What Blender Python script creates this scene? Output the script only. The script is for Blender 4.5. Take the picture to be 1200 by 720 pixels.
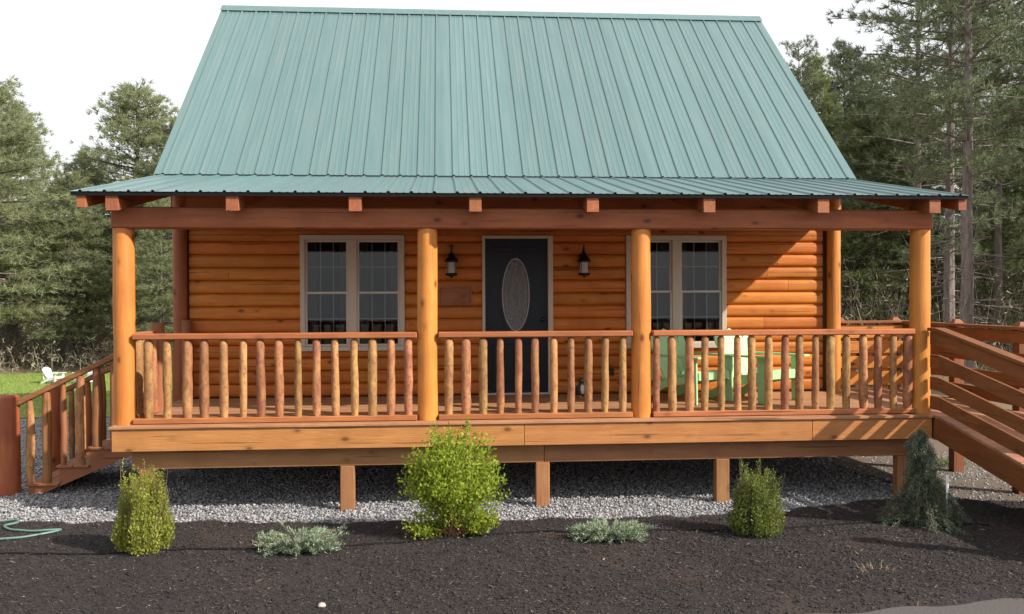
import bpy, bmesh, math, random
import numpy as np
from mathutils import Vector, Matrix
R = math.radians
random.seed(7)
S = bpy.context.scene
COL = S.collection
for o in list(bpy.data.objects):
    bpy.data.objects.remove(o)
H = 0.93                                   # deck top above the ground

# ------------------------------------------------------------------ camera
YAW, PITCH, ROLL = 0.0773, -0.0116, -0.0039
fw = Vector((math.sin(YAW)*math.cos(PITCH), math.cos(YAW)*math.cos(PITCH), math.sin(PITCH)))
rt = Vector((math.cos(YAW), -math.sin(YAW), 0)); up = rt.cross(fw)
rt2 = rt*math.cos(ROLL) + up*math.sin(ROLL); up2 = -rt*math.sin(ROLL) + up*math.cos(ROLL)
cam_data = bpy.data.cameras.new('camera'); cam = bpy.data.objects.new('camera', cam_data); COL.objects.link(cam)
M = Matrix((rt2, up2, -fw)).transposed().to_4x4(); M.translation = (-0.9581, -11.7832, 1.281 + H)
cam.matrix_world = M
cam_data.sensor_width = 36; cam_data.lens = 1057.4/1200*36
cam_data.clip_start = 0.05; cam_data.clip_end = 2000
S.camera = cam

# ------------------------------------------------------------------ sky, sun, exposure
SUN = Vector((1.66, -1.0, 1.30)).normalized()          # towards the sun: right, in front of the house
elev = math.asin(SUN.z)
w = bpy.data.worlds.new('World'); S.world = w; w.use_nodes = True
nt = w.node_tree; nt.nodes.clear()
sky = nt.nodes.new('ShaderNodeTexSky'); sky.sky_type = 'NISHITA'; sky.sun_disc = False
sky.sun_elevation = elev; sky.sun_rotation = math.atan2(SUN.x, SUN.y)
sky.air_density = 1.0; sky.dust_density = 3.0; sky.ozone_density = 1.0
cloud = nt.nodes.new('ShaderNodeMix'); cloud.data_type = 'RGBA'       # thin even white overcast over the whole sky
cloud.inputs['Factor'].default_value = 0.72; cloud.inputs['B'].default_value = (10.6, 10.6, 10.6, 1)
bg = nt.nodes.new('ShaderNodeBackground'); bg.inputs['Strength'].default_value = 0.088
wo = nt.nodes.new('ShaderNodeOutputWorld')
nt.links.new(sky.outputs[0], cloud.inputs['A']); nt.links.new(cloud.outputs['Result'], bg.inputs[0]); nt.links.new(bg.outputs[0], wo.inputs[0])
sd = bpy.data.lights.new('sun', 'SUN'); sd.energy = 5.0; sd.angle = R(0.9); sd.color = (1.0, 0.93, 0.82)
so = bpy.data.objects.new('sun', sd); COL.objects.link(so)
so.rotation_euler = SUN.to_track_quat('Z', 'Y').to_euler(); so.location = SUN*40
S.view_settings.view_transform = 'Standard'; S.view_settings.look = 'None'
S.view_settings.exposure = 0.58; S.view_settings.gamma = 1.0; S.view_settings.use_curve_mapping = False
S.render.engine = 'CYCLES'
S.cycles.max_bounces = 6; S.cycles.transparent_max_bounces = 12

# ------------------------------------------------------------------ node helpers
class N:
    def __init__(s, name):
        s.m = bpy.data.materials.new(name); s.m.use_nodes = True
        s.t = s.m.node_tree; s.t.nodes.clear()
        s.out = s.t.nodes.new('ShaderNodeOutputMaterial')
    def n(s, typ, **kw):
        x = s.t.nodes.new(typ)
        for k, v in kw.items():
            if hasattr(x, k): setattr(x, k, v)
            else: x.inputs[k.replace('_', ' ')].default_value = v
        return x
    def l(s, a, b): s.t.links.new(a, b)
    def math(s, op, a, b=None, clamp=False):
        x = s.n('ShaderNodeMath', operation=op); x.use_clamp = clamp
        for i, v in enumerate((a, b)):
            if v is None: continue
            if isinstance(v, (int, float)): x.inputs[i].default_value = v
            else: s.l(v, x.inputs[i])
        return x.outputs[0]
    def mix(s, f, a, b, blend='MIX'):
        x = s.n('ShaderNodeMix', data_type='RGBA', blend_type=blend)
        for k, v in (('Factor', f), ('A', a), ('B', b)):
            i = x.inputs[k] if k != 'Factor' else x.inputs[0]
            if k != 'Factor': i = x.inputs[6 if k == 'A' else 7]
            if isinstance(v, (int, float)): i.default_value = v
            elif isinstance(v, tuple): i.default_value = (*v, 1) if len(v) == 3 else v
            else: s.l(v, i)
        return x.outputs[2]
    def ramp(s, f, stops):
        x = s.n('ShaderNodeValToRGB'); e = x.color_ramp.elements
        while len(e) > 1: e.remove(e[0])
        e[0].position = stops[0][0]; e[0].color = (*stops[0][1], 1)
        for p, c in stops[1:]:
            q = e.new(p); q.color = (*c, 1)
        s.l(f, x.inputs[0]); return x.outputs[0]
    def noise(s, v, scale, detail=3, rough=.55, dist=0):
        x = s.n('ShaderNodeTexNoise'); x.inputs['Scale'].default_value = scale; x.inputs['Detail'].default_value = detail
        x.inputs['Roughness'].default_value = rough; x.inputs['Distortion'].default_value = dist
        if v is not None: s.l(v, x.inputs['Vector'])
        return x.outputs['Fac']
    def principled(s, col, rough=.5, metal=0, spec=.5, bump=None, bd=.01, bs=.5):
        p = s.n('ShaderNodeBsdfPrincipled')
        if isinstance(col, tuple): p.inputs['Base Color'].default_value = (*col, 1)
        else: s.l(col, p.inputs['Base Color'])
        if isinstance(rough, (int, float)): p.inputs['Roughness'].default_value = rough
        else: s.l(rough, p.inputs['Roughness'])
        p.inputs['Metallic'].default_value = metal; p.inputs['Specular IOR Level'].default_value = spec
        if bump is not None:
            b = s.n('ShaderNodeBump'); b.inputs['Distance'].default_value = bd; b.inputs['Strength'].default_value = bs
            s.l(bump, b.inputs['Height']); s.l(b.outputs[0], p.inputs['Normal'])
        s.l(p.outputs[0], s.out.inputs[0]); return p
    def coord(s, scale=(1, 1, 1), rnd=True, kind='Object'):
        tc = s.n('ShaderNodeTexCoord'); mp = s.n('ShaderNodeMapping'); mp.inputs['Scale'].default_value = scale
        v = tc.outputs[kind]
        if rnd:
            oi = s.n('ShaderNodeObjectInfo'); va = s.n('ShaderNodeVectorMath', operation='MULTIPLY_ADD')
            cb = s.n('ShaderNodeCombineXYZ')
            for i in range(3): s.l(oi.outputs['Random'], cb.inputs[i])
            va.inputs[1].default_value = (37, 61, 83); s.l(cb.outputs[0], va.inputs[0]); s.l(v, va.inputs[2]); v = va.outputs[0]
        s.l(v, mp.inputs['Vector']); return mp.outputs[0]
    def rand(s): return s.n('ShaderNodeObjectInfo').outputs['Random']

MATS = {}
def wood(name, light, dark, axis='X', knots=.5, rough=.5, var=.25, weather=0.0, spec=.35):
    key = name + axis
    if key in MATS: return MATS[key]
    s = N(key)
    a = 'XYZ'.index(axis)
    sc = [9, 9, 9]; sc[a] = .7
    v = s.coord(tuple(sc))
    g = s.noise(v, 2.2, 6, .62, .6)
    f = s.noise(v, 9, 3, .6)
    c = s.mix(s.ramp(g, [(.3, (0, 0, 0)), (.72, (1, 1, 1))]), light, dark)
    c = s.mix(s.math('MULTIPLY', f, .35), c, tuple(x*.55 for x in dark))
    blotch = s.noise(s.coord((1.6, 1.6, 1.6)), 1.6, 4, .6)
    c = s.mix(s.ramp(blotch, [(.42, (0, 0, 0)), (.75, (.8, .8, .8))]), c, tuple(x*.8 for x in dark))
    if weather:
        c = s.mix(s.math('MULTIPLY', s.ramp(s.noise(s.coord((2.5, 2.5, 2.5)), 2.3, 5, .7), [(.45, (0, 0, 0)), (.7, (1, 1, 1))]), weather), c, (.16, .105, .075))
    if knots:
        ks = [7.5, 7.5, 7.5]; ks[a] = 4.2
        vo = s.n('ShaderNodeTexVoronoi'); vo.inputs['Scale'].default_value = 1.0
        s.l(s.coord(tuple(ks)), vo.inputs['Vector'])
        kn = s.ramp(vo.outputs['Distance'], [(.08, (1, 1, 1)), (.14, (.75, .75, .75)), (.19, (.25, .25, .25)), (.34, (0, 0, 0))])
        sk = s.n('ShaderNodeSeparateColor'); s.l(vo.outputs['Color'], sk.inputs[0]); kn = s.math('MULTIPLY', kn, s.math('GREATER_THAN', sk.outputs[0], .60))
        c = s.mix(s.math('MULTIPLY', kn, knots), c, tuple(x*.28 for x in dark))
    cs = [30, 30, 30]; cs[a] = .55
    ck = s.ramp(s.noise(s.coord(tuple(cs)), 1.0, 2, .5), [(.665, (0, 0, 0)), (.70, (.75, .75, .75))])
    c = s.mix(ck, c, tuple(x*.25 for x in dark))
    hsv = s.n('ShaderNodeHueSaturation'); s.l(c, hsv.inputs['Color'])
    mr = s.n('ShaderNodeMapRange'); s.l(s.rand(), mr.inputs[0]); mr.inputs[3].default_value = 1 - var; mr.inputs[4].default_value = 1 + var*.6
    s.l(mr.outputs[0], hsv.inputs['Value'])
    r2 = s.math('FRACT', s.math('MULTIPLY', s.rand(), 7.31))
    mr2 = s.n('ShaderNodeMapRange'); s.l(r2, mr2.inputs[0]); mr2.inputs[3].default_value = .5 - var*.03; mr2.inputs[4].default_value = .5 + var*.04
    s.l(mr2.outputs[0], hsv.inputs['Hue'])
    s.principled(hsv.outputs[0], s.math('ADD', s.math('MULTIPLY', f, .25), rough - .12), spec=spec, bump=s.math('ADD', g, f), bd=.006, bs=.45)
    MATS[key] = s.m; return s.m

SID = lambda ax='X': wood('siding', (.66, .230, .038), (.48, .130, .019), ax, .95, .5, .15)
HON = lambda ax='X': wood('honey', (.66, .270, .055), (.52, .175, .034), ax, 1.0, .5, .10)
FAS = lambda ax='X': wood('fascia_wood', (.52, .235, .078), (.40, .155, .048), ax, .9, .55, .12)
GIR = lambda ax='X': wood('girder_wood', (.40, .20, .085), (.28, .12, .05), ax, .4, .6, .2)
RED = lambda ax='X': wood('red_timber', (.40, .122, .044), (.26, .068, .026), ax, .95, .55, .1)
RAIL = lambda ax='X': wood('rail_wood', (.47, .175, .064), (.34, .11, .040), ax, .4, .55, .15)
BAL = lambda ax='Z': wood('baluster_wood', (.47, .235, .085), (.28, .115, .048), ax, .9, .6, .32, .75)
STR = lambda ax='X': wood('stair_wood', (.38, .155, .055), (.25, .09, .034), ax, .5, .6, .22, .3)
RMP = lambda ax='Y': wood('ramp_wood', (.275, .105, .036), (.19, .064, .022), ax, .5, .55, .16)
DEK = lambda ax='X': wood('deck_wood', (.50, .26, .13), (.36, .16, .08), ax, .35, .6, .2, .25)

def baluster_mat():
    s = N('peeled_baluster'); v = s.coord((1, 1, .5)); f = s.noise(v, 34, 5, .7); g = s.noise(v, 9, 4, .65); k = s.noise(v, 60, 3, .6)
    c = s.mix(s.ramp(g, [(.38, (0, 0, 0)), (.62, (1, 1, 1))]), (.43, .225, .078), (.26, .105, .045))
    c = s.mix(s.ramp(f, [(.50, (0, 0, 0)), (.64, (.85, .85, .85))]), c, (.13, .055, .03))
    c = s.mix(s.math('MULTIPLY', k, .3), c, (.36, .22, .11))
    hs = s.n('ShaderNodeHueSaturation'); s.l(c, hs.inputs['Color'])
    mr = s.n('ShaderNodeMapRange'); s.l(s.rand(), mr.inputs[0]); mr.inputs[3].default_value = .72; mr.inputs[4].default_value = 1.15; s.l(mr.outputs[0], hs.inputs['Value'])
    m2 = s.n('ShaderNodeMapRange'); s.l(s.math('FRACT', s.math('MULTIPLY', s.rand(), 5.7)), m2.inputs[0]); m2.inputs[3].default_value = .478; m2.inputs[4].default_value = .512; s.l(m2.outputs[0], hs.inputs['Hue'])
    s.principled(hs.outputs[0], .7, spec=.25, bump=s.math('ADD', f, g), bd=.008, bs=.6); return s.m
PEEL = baluster_mat()
def plain(name, col, rough=.5, metal=0, spec=.5, var=0, nscale=12):
    if name in MATS: return MATS[name]
    s = N(name)
    if var:
        f = s.noise(s.coord(), nscale, 4, .6)
        c = s.mix(f, tuple(x*(1-var) for x in col), tuple(min(1, x*(1+var)) for x in col))
        s.principled(c, rough, metal, spec, bump=f, bd=.003, bs=.3)
    else: s.principled(col, rough, metal, spec)
    MATS[name] = s.m; return s.m

def roof_mat():
    s = N('teal_roof_metal')
    v = s.coord((1, .25, 1))
    f = s.noise(v, 1.1, 4, .6); g = s.noise(s.coord((2, 2, 2), False), 14, 3, .6)
    c = s.mix(f, (.054, .124, .126), (.080, .156, .160))
    st_ = s.ramp(s.noise(s.coord((7, .35, 7), False), 1.6, 4, .65), [(.42, (0, 0, 0)), (.75, (.55, .55, .55))])
    c = s.mix(s.math('MULTIPLY', g, .10), c, (.25, .33, .33)); c = s.mix(st_, c, (.15, .20, .195))
    hs = s.n('ShaderNodeHueSaturation'); s.l(c, hs.inputs['Color'])
    mr = s.n('ShaderNodeMapRange'); s.l(s.rand(), mr.inputs[0]); mr.inputs[3].default_value = .93; mr.inputs[4].default_value = 1.06
    s.l(mr.outputs[0], hs.inputs['Value'])
    s.principled(hs.outputs[0], s.math('ADD', s.math('MULTIPLY', g, .12), .30), 0, .9, bump=s.noise(s.coord((3, .8, 3)), 1.5, 2), bd=.008, bs=.35)
    return s.m
ROOF = roof_mat()
def glass_mat():
    s = N('window_glass')
    tr = s.n('ShaderNodeBsdfTransparent'); tr.inputs[0].default_value = (.82, .86, .88, 1)
    gl = s.n('ShaderNodeBsdfGlossy'); gl.inputs['Roughness'].default_value = .04; gl.inputs[0].default_value = (1, 1, 1, 1)
    b = s.n('ShaderNodeBump'); b.inputs['Distance'].default_value = .002; b.inputs['Strength'].default_value = .15
    s.l(s.noise(s.coord(), 3.5, 2), b.inputs['Height']); s.l(b.outputs[0], gl.inputs['Normal'])
    lw = s.n('ShaderNodeLayerWeight'); lw.inputs['Blend'].default_value = .5
    fr = s.math('ADD', s.math('MULTIPLY', s.math('POWER', lw.outputs['Facing'], 5), .9), .022)
    mx = s.n('ShaderNodeMixShader'); s.l(fr, mx.inputs[0]); s.l(tr.outputs[0], mx.inputs[1]); s.l(gl.outputs[0], mx.inputs[2])
    s.l(mx.outputs[0], s.out.inputs[0]); return s.m
GLASS = glass_mat()

def leaf_mat(name, c1, c2, c3, trans=.3, obj_var=.2, nscale=1.3):
    s = N(name)
    g = s.n('ShaderNodeNewGeometry')
    f = s.noise(s.coord(), nscale, 3, .6)
    c = s.ramp(g.outputs['Random Per Island'], [(0, c1), (.55, c2), (1, c3)])
    c = s.mix(s.ramp(f, [(.35, (0, 0, 0)), (.7, (.55, .55, .55))]), c, c1)
    hs = s.n('ShaderNodeHueSaturation'); s.l(c, hs.inputs['Color'])
    mr = s.n('ShaderNodeMapRange'); s.l(s.rand(), mr.inputs[0]); mr.inputs[3].default_value = 1 - obj_var; mr.inputs[4].default_value = 1 + obj_var
    s.l(mr.outputs[0], hs.inputs['Value'])
    d = s.n('ShaderNodeBsdfPrincipled'); s.l(hs.outputs[0], d.inputs['Base Color']); d.inputs['Roughness'].default_value = .55; d.inputs['Specular IOR Level'].default_value = .3
    t = s.n('ShaderNodeBsdfTranslucent'); s.l(hs.outputs[0], t.inputs[0])
    mx = s.n('ShaderNodeMixShader'); mx.inputs[0].default_value = trans
    s.l(d.outputs[0], mx.inputs[1]); s.l(t.outputs[0], mx.inputs[2]); s.l(mx.outputs[0], s.out.inputs[0]); return s.m
def bark_mat(name, c1, c2):
    s = N(name); f = s.noise(s.coord((6, 6, 1.2)), 3, 5, .7)
    s.principled(s.mix(s.ramp(f, [(.3, (0, 0, 0)), (.7, (1, 1, 1))]), c1, c2), .85, spec=.2, bump=f, bd=.03, bs=.6); return s.m
def island_mat(name, stops, rough=.8, spec=.3):
    s = N(name); g = s.n('ShaderNodeNewGeometry')
    c = s.ramp(g.outputs['Random Per Island'], stops)
    s.principled(c, rough, spec=spec); return s.m

# ------------------------------------------------------------------ mesh helpers
ABS = {}
def tag(o, label=None, cat=None, group=None, kind=None):
    if label: o['label'] = label
    if cat: o['category'] = cat
    if group: o['group'] = group
    if kind: o['kind'] = kind
    return o
def empty(name, loc=(0, 0, 0), rz=0, label=None, cat=None, group=None):
    o = bpy.data.objects.new(name, None); COL.objects.link(o); o.location = loc; o.rotation_euler = (0, 0, rz)
    o.empty_display_size = .1; ABS[o] = Vector((0, 0, 0)); return tag(o, label, cat, group)
def place(name, me, parent=None, at=(0, 0, 0), rot=None, scale=None):
    """object of a mesh; at is in the coordinates of the thing"""
    o = bpy.data.objects.new(name, me); COL.objects.link(o)
    at = Vector(at); ABS[o] = at
    if parent is not None: o.parent = parent; o.location = at - ABS[parent]
    else: o.location = at
    if rot: o.rotation_euler = rot
    if scale: o.scale = scale
    return o
class MB:
    def __init__(s): s.v = []; s.f = []
    def add(s, v, f):
        n = len(s.v); s.v += [tuple(p) for p in v]; s.f += [tuple(i + n for i in q) for q in f]; return s
    def box(s, x0, x1, y0, y1, z0, z1):
        return s.add([(x0, y0, z0), (x1, y0, z0), (x1, y1, z0), (x0, y1, z0), (x0, y0, z1), (x1, y0, z1), (x1, y1, z1), (x0, y1, z1)],
                     [(0, 3, 2, 1), (4, 5, 6, 7), (0, 1, 5, 4), (1, 2, 6, 5), (2, 3, 7, 6), (3, 0, 4, 7)])
    def hexa(s, p):      # 8 corners, bottom ring then top ring
        return s.add(p, [(0, 3, 2, 1), (4, 5, 6, 7), (0, 1, 5, 4), (1, 2, 6, 5), (2, 3, 7, 6), (3, 0, 4, 7)])
    def bar(s, a, b, w, h, upv=(0, 0, 1)):
        a, b = Vector(a), Vector(b); d = (b - a).normalized(); u = Vector(upv); r = d.cross(u).normalized(); u = r.cross(d).normalized()
        p = []
        for q in (-h/2, h/2):
            for (e, k) in ((a, -1), (b, -1), (b, 1), (a, 1)):
                p.append(e + r*(k*w/2) + u*q)
        return s.hexa([p[0], p[1], p[2], p[3], p[4], p[5], p[6], p[7]])
    def tube(s, pts, rad, n=8, caps=True):
        pts = [Vector(p) for p in pts]; base = len(s.v)
        if not isinstance(rad, (list, tuple)): rad = [rad]*len(pts)
        for i, p in enumerate(pts):
            d = (pts[min(i+1, len(pts)-1)] - pts[max(i-1, 0)])
            d = d.normalized() if d.length > 1e-9 else Vector((0, 0, 1))
            a = Vector((0, 0, 1)) if abs(d.z) < .9 else Vector((1, 0, 0))
            r = d.cross(a).normalized(); u = r.cross(d)
            for k in range(n):
                t = 2*math.pi*k/n; s.v.append(tuple(p + (r*math.cos(t) + u*math.sin(t))*rad[i]))
        for i in range(len(pts)-1):
            for k in range(n):
                k2 = (k+1) % n; a = base + i*n
                s.f.append((a+k, a+k2, a+n+k2, a+n+k))
        if caps:
            s.f.append(tuple(base + k for k in range(n))[::-1]); e = base + (len(pts)-1)*n
            s.f.append(tuple(e + k for k in range(n)))
        return s
    def lathe(s, prof, n=16, c=(0, 0, 0)):
        base = len(s.v)
        for r, z in prof:
            for k in range(n):
                t = 2*math.pi*k/n; s.v.append((c[0] + r*math.cos(t), c[1] + r*math.sin(t), c[2] + z))
        for i in range(len(prof)-1):
            for k in range(n):
                k2 = (k+1) % n; a = base + i*n; s.f.append((a+k, a+k2, a+n+k2, a+n+k))
        s.f.append(tuple(base + k for k in range(n))[::-1]); e = base + (len(prof)-1)*n; s.f.append(tuple(e+k for k in range(n)))
        return s
    def prism(s, poly, a0, a1, axis='X'):
        """closed polygon (u,v) extruded along axis; X: (y,z)  Y: (x,z)  Z: (x,y)"""
        f = {'X': lambda a, u, v: (a, u, v), 'Y': lambda a, u, v: (u, a, v), 'Z': lambda a, u, v: (u, v, a)}[axis]
        n = len(poly)
        s.add([f(a0, *p) for p in poly] + [f(a1, *p) for p in poly], [tuple(range(n))[::-1], tuple(range(n, 2*n))] + [(i, (i+1) % n, n + (i+1) % n, n + i) for i in range(n)])
        return s
    def mesh(s, name, mat, smooth=False, bevel=0, fix=True):
        me = bpy.data.meshes.new(name); me.from_pydata(s.v, [], s.f)
        if fix or bevel:
            bm = bmesh.new(); bm.from_mesh(me)
            if bevel:
                ed = [e for e in bm.edges if len(e.link_faces) == 2 and e.calc_face_angle(0) > .6]
                bmesh.ops.bevel(bm, geom=ed, offset=bevel, segments=1, affect='EDGES', clamp_overlap=True)
            bmesh.ops.recalc_face_normals(bm, faces=bm.faces); bm.to_mesh(me); bm.free()
        me.materials.append(mat)
        if smooth:
            for p in me.polygons: p.use_smooth = True
            me.set_sharp_from_angle(angle=R(42))
        return me
    def build(s, name, mat, parent=None, smooth=False, bevel=0, origin=None, dz=0):
        """centre the geometry on its own origin; dz lifts deck coordinates to world"""
        v = np.array(s.v)
        c = Vector((v.min(0) + v.max(0))/2) if origin is None else Vector(origin)
        s.v = [tuple(Vector(p) - c) for p in s.v]
        return place(name, s.mesh(name, mat, smooth, bevel), parent, c + Vector((0, 0, dz)))
def arrays_mesh(name, verts, faces, mat, smooth=False):
    """verts (n,3), faces (m,k) of equal size k"""
    me = bpy.data.meshes.new(name); k = faces.shape[1]
    me.vertices.add(len(verts)); me.vertices.foreach_set('co', verts.astype(np.float32).ravel())
    me.loops.add(faces.size); me.loops.foreach_set('vertex_index', faces.astype(np.int32).ravel())
    me.polygons.add(len(faces)); me.polygons.foreach_set('loop_start', np.arange(0, faces.size, k, dtype=np.int32))
    me.polygons.foreach_set('loop_total', np.full(len(faces), k, dtype=np.int32))
    me.update(calc_edges=True); me.validate()
    if smooth: me.polygons.foreach_set('use_smooth', np.ones(len(faces), dtype=bool))
    me.materials.append(mat); return me

# ================================================================== GROUND
def vnoise(x, y, seed=0):
    r = np.random.RandomState(seed); z = np.zeros_like(x)
    for k in range(10):
        a = r.uniform(0, 6.28); f = r.uniform(.5, 1.6); z += np.sin((x*math.cos(a) + y*math.sin(a))*f + r.uniform(0, 6.28))
    return z/10
def terrain_z(x, y):
    d = np.maximum(0, y - 15.5 - 0.0*x); z = .055*d + .0022*d*d
    z = np.minimum(z, 9)
    return z + .10*vnoise(x*.35, y*.35, 3)*np.clip((y - 12)/10, 0, 1) - .012
def sheet(name, x0, x1, y0, y1, nx, ny, zf, mat, mask=None):
    xs = np.linspace(x0, x1, nx); ys = np.linspace(y0, y1, ny); X, Y = np.meshgrid(xs, ys)
    V = np.stack([X, Y, zf(X, Y)], -1).reshape(-1, 3)
    i = np.arange(nx*ny).reshape(ny, nx); F = np.stack([i[:-1, :-1], i[:-1, 1:], i[1:, 1:], i[1:, :-1]], -1).reshape(-1, 4)
    if mask is not None:
        cx = V[F].mean(1); F = F[mask(cx[:, 0], cx[:, 1])]
    return place(name, arrays_mesh(name, V, F, mat, True))
def ground_mat():
    s = N('forest_floor'); v = s.coord(rnd=False)
    a = s.noise(v, .35, 5, .65); b = s.noise(v, 6, 5, .7)
    c = s.mix(s.ramp(a, [(.4, (0, 0, 0)), (.62, (1, 1, 1))]), (.17, .125, .085), (.115, .105, .055))
    c = s.mix(s.math('MULTIPLY', b, .6), c, (.26, .20, .15))
    s.principled(c, .95, spec=.1, bump=b, bd=.05, bs=.8); return s.m
def gravel_mat():
    s = N('gravel_bed'); v = s.coord(rnd=False)
    vo = s.n('ShaderNodeTexVoronoi'); vo.inputs['Scale'].default_value = 34; s.l(v, vo.inputs['Vector'])
    sep = s.n('ShaderNodeSeparateColor'); s.l(vo.outputs['Color'], sep.inputs[0])
    c = s.ramp(sep.outputs[0], [(0, (.09, .09, .10)), (.5, (.19, .19, .20)), (1, (.36, .355, .35))])
    c = s.mix(s.ramp(s.noise(v, .8, 4, .6), [(.45, (0, 0, 0)), (.75, (.5, .5, .5))]), c, (.20, .165, .125))
    s.principled(c, .9, spec=.2, bump=s.math('SUBTRACT', 1.0, vo.outputs['Distance']), bd=.02, bs=.9); return s.m
def lawn_mat():
    s = N('lawn_grass'); v = s.coord(rnd=False); a = s.noise(v, .5, 4); b = s.noise(v, 14, 4, .7)
    c = s.mix(a, (.12, .20, .03), (.20, .27, .06)); c = s.mix(s.math('MULTIPLY', b, .5), c, (.25, .25, .10))
    s.principled(c, .9, spec=.15, bump=b, bd=.04, bs=.8); return s.m
def mulch_mat():
    s = N('mulch_bed'); v = s.coord(rnd=False); a = s.noise(v, .9, 5, .65); b = s.noise(v, 30, 5, .75)
    c = s.mix(b, (.016, .014, .014), (.062, .053, .053)); c = s.mix(s.ramp(a, [(.5, (0, 0, 0)), (.75, (.6, .6, .6))]), c, (.10, .062, .045))
    s.principled(c, .95, spec=.15, bump=b, bd=.03, bs=1); return s.m
tag(sheet('ground', -110, 110, -60, 130, 120, 110, lambda x, y: terrain_z(x, y), ground_mat()), kind='structure')
tag(sheet('gravel_ground', -12.5, 9.5, -4, 6.2, 90, 50, lambda x, y: .004 + .012*vnoise(x*2, y*2, 5)*np.clip((y+3.4)/1, 0, 1), gravel_mat(),
    lambda x, y: (y < 6.0 + .35*np.sin(x*1.3)) & (x < 8.6 + .4*np.sin(y*1.9))), kind='structure')
def dirt_mat():
    s = N('gravelly_dirt'); v = s.coord(rnd=False); b = s.noise(v, 38, 5, .75); a = s.noise(v, 1.4, 5, .65)
    c = s.mix(b, (.085, .065, .052), (.25, .21, .18)); c = s.mix(s.ramp(a, [(.42, (0, 0, 0)), (.68, (.7, .7, .7))]), c, (.16, .12, .085))
    s.principled(c, .95, spec=.15, bump=b, bd=.03, bs=.9); return s.m
tag(sheet('dirt_ground', 4.0, 9.6, -3.2, 6.4, 40, 60, lambda x, y: .018 + .008*vnoise(x*3, y*3, 15), dirt_mat(), lambda x, y: x > 4.35 + .25*np.sin(y*2.1)), kind='structure')
LAWN = tag(sheet('lawn', -40, -5.5, 5.4, 16.2, 60, 26, lambda x, y: .022 + terrain_z(x, y)*(y > 15.5) + .0*x, lawn_mat(),
    lambda x, y: y < 15.3 + .5*np.sin(x*.9)), kind='structure')
def bed_edge(x):                       # back edge of the mulch against the gravel
    return np.interp(x, [-7, -4.86, -3.2, -1.94, .56, 1.42, 2.2, 2.7, 3.39, 4.2, 5.2, 7], [-2.6, -2.66, -2.78, -2.96, -3.0, -2.97, -2.93, -2.78, -2.52, -2.55, -2.66, -2.8]) + .035*np.sin(x*7.3) + .02*np.sin(x*17)
def road_edge(x): return np.interp(x, [-8, -2, .5, 1.55, 3.4, 7], [-6.4, -6.3, -6.0, -5.74, -5.54, -5.42]) + .03*np.sin(x*9)
_rs = np.random.RandomState(11)
def mulch_z(x, y):
    e = np.minimum(bed_edge(x) - y, y - road_edge(x)); z = .052*np.clip(e/.16, -.7, 1)
    return z + .022*vnoise(x*3.1, y*3.1, 8) + .012*vnoise(x*9, y*9, 9) + .008*vnoise(x*21, y*21, 10) + .006
tag(sheet('mulch_bed', -7.5, 6.5, -6.6, -2.4, 300, 100, mulch_z, mulch_mat(), lambda x, y: (y < bed_edge(x) + .03) & (y > road_edge(x) - .05)), kind='structure')
def road_mat():
    s = N('driveway'); v = s.coord(rnd=False); b = s.noise(v, 45, 4, .7); a = s.noise(v, 1.2, 4)
    c = s.mix(b, (.055, .050, .050), (.105, .095, .095)); c = s.mix(s.math('MULTIPLY', a, .3), c, (.13, .11, .10))
    s.principled(c, .9, spec=.2, bump=b, bd=.01, bs=.6); return s.m
tag(sheet('driveway', -14, 14, -20, -5.0, 40, 30, lambda x, y: .006 + 0*x, road_mat()), kind='structure')

# gravel stones, mulch chips (nobody could count them)
def scatter_mesh(name, pts, base_v, base_f, sx, sy, sz, mat, rs, tilt=.5):
    n = len(pts); a = rs.uniform(0, 2*np.pi, n); t = rs.normal(0, tilt, n); b = rs.uniform(0, 2*np.pi, n)
    bv = base_v[None]*np.stack([sx, sy, sz], -1)[:, None, :]
    bv = bv*(1 + rs.uniform(-.25, .25, bv.shape))
    ca, sa = np.cos(a)[:, None], np.sin(a)[:, None]; ct, st = np.cos(t)[:, None], np.sin(t)[:, None]
    x, y, z = bv[..., 0], bv[..., 1], bv[..., 2]
    x, z = x*ct - z*st, x*st + z*ct
    x, y = x*ca - y*sa, x*sa + y*ca
    V = np.stack([x, y, z], -1) + pts[:, None, :]
    F = base_f[None] + (np.arange(n)*len(base_v))[:, None, None]
    return place(name, arrays_mesh(name, V.reshape(-1, 3), F.reshape(-1, 3), mat))
octa_v = np.array([(1, 0, 0), (-1, 0, 0), (0, 1, 0), (0, -1, 0), (0, 0, 1), (0, 0, -1)], float)
octa_f = np.array([(0, 2, 4), (2, 1, 4), (1, 3, 4), (3, 0, 4), (2, 0, 5), (1, 2, 5), (3, 1, 5), (0, 3, 5)])
tet_v = np.array([(1, 0, -.3), (-1, .1, -.3), (0, .9, -.2), (.05, -.2, .8)], float)
tet_f = np.array([(0, 1, 2), (0, 3, 1), (1, 3, 2), (2, 3, 0)])
rs = np.random.RandomState(21)
n = 66000
P = np.stack([rs.uniform(-7.2, 6.4, n), rs.uniform(-3.15, .3, n)**1.0, np.zeros(n)], -1)
P[:, 1] = -3.15 + 3.5*rs.uniform(0, 1, n)**1.35
P = P[P[:, 1] > bed_edge(P[:, 0]) - .05]
P = P[(P[:, 0] < 4.35 + .15*np.sin(P[:, 1]*5)) | (rs.uniform(0, 1, len(P)) < .30)]
n2 = 9000; Q = np.stack([rs.uniform(-10, -4, n2), .2 + 5.6*rs.uniform(0, 1, n2)**1.3, np.zeros(n2)], -1); P = np.concatenate([P, Q]); n = len(P)
P[:, 2] = .012 + .012*rs.uniform(-1, 1, n)
s0 = rs.uniform(.008, .019, n)
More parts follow.
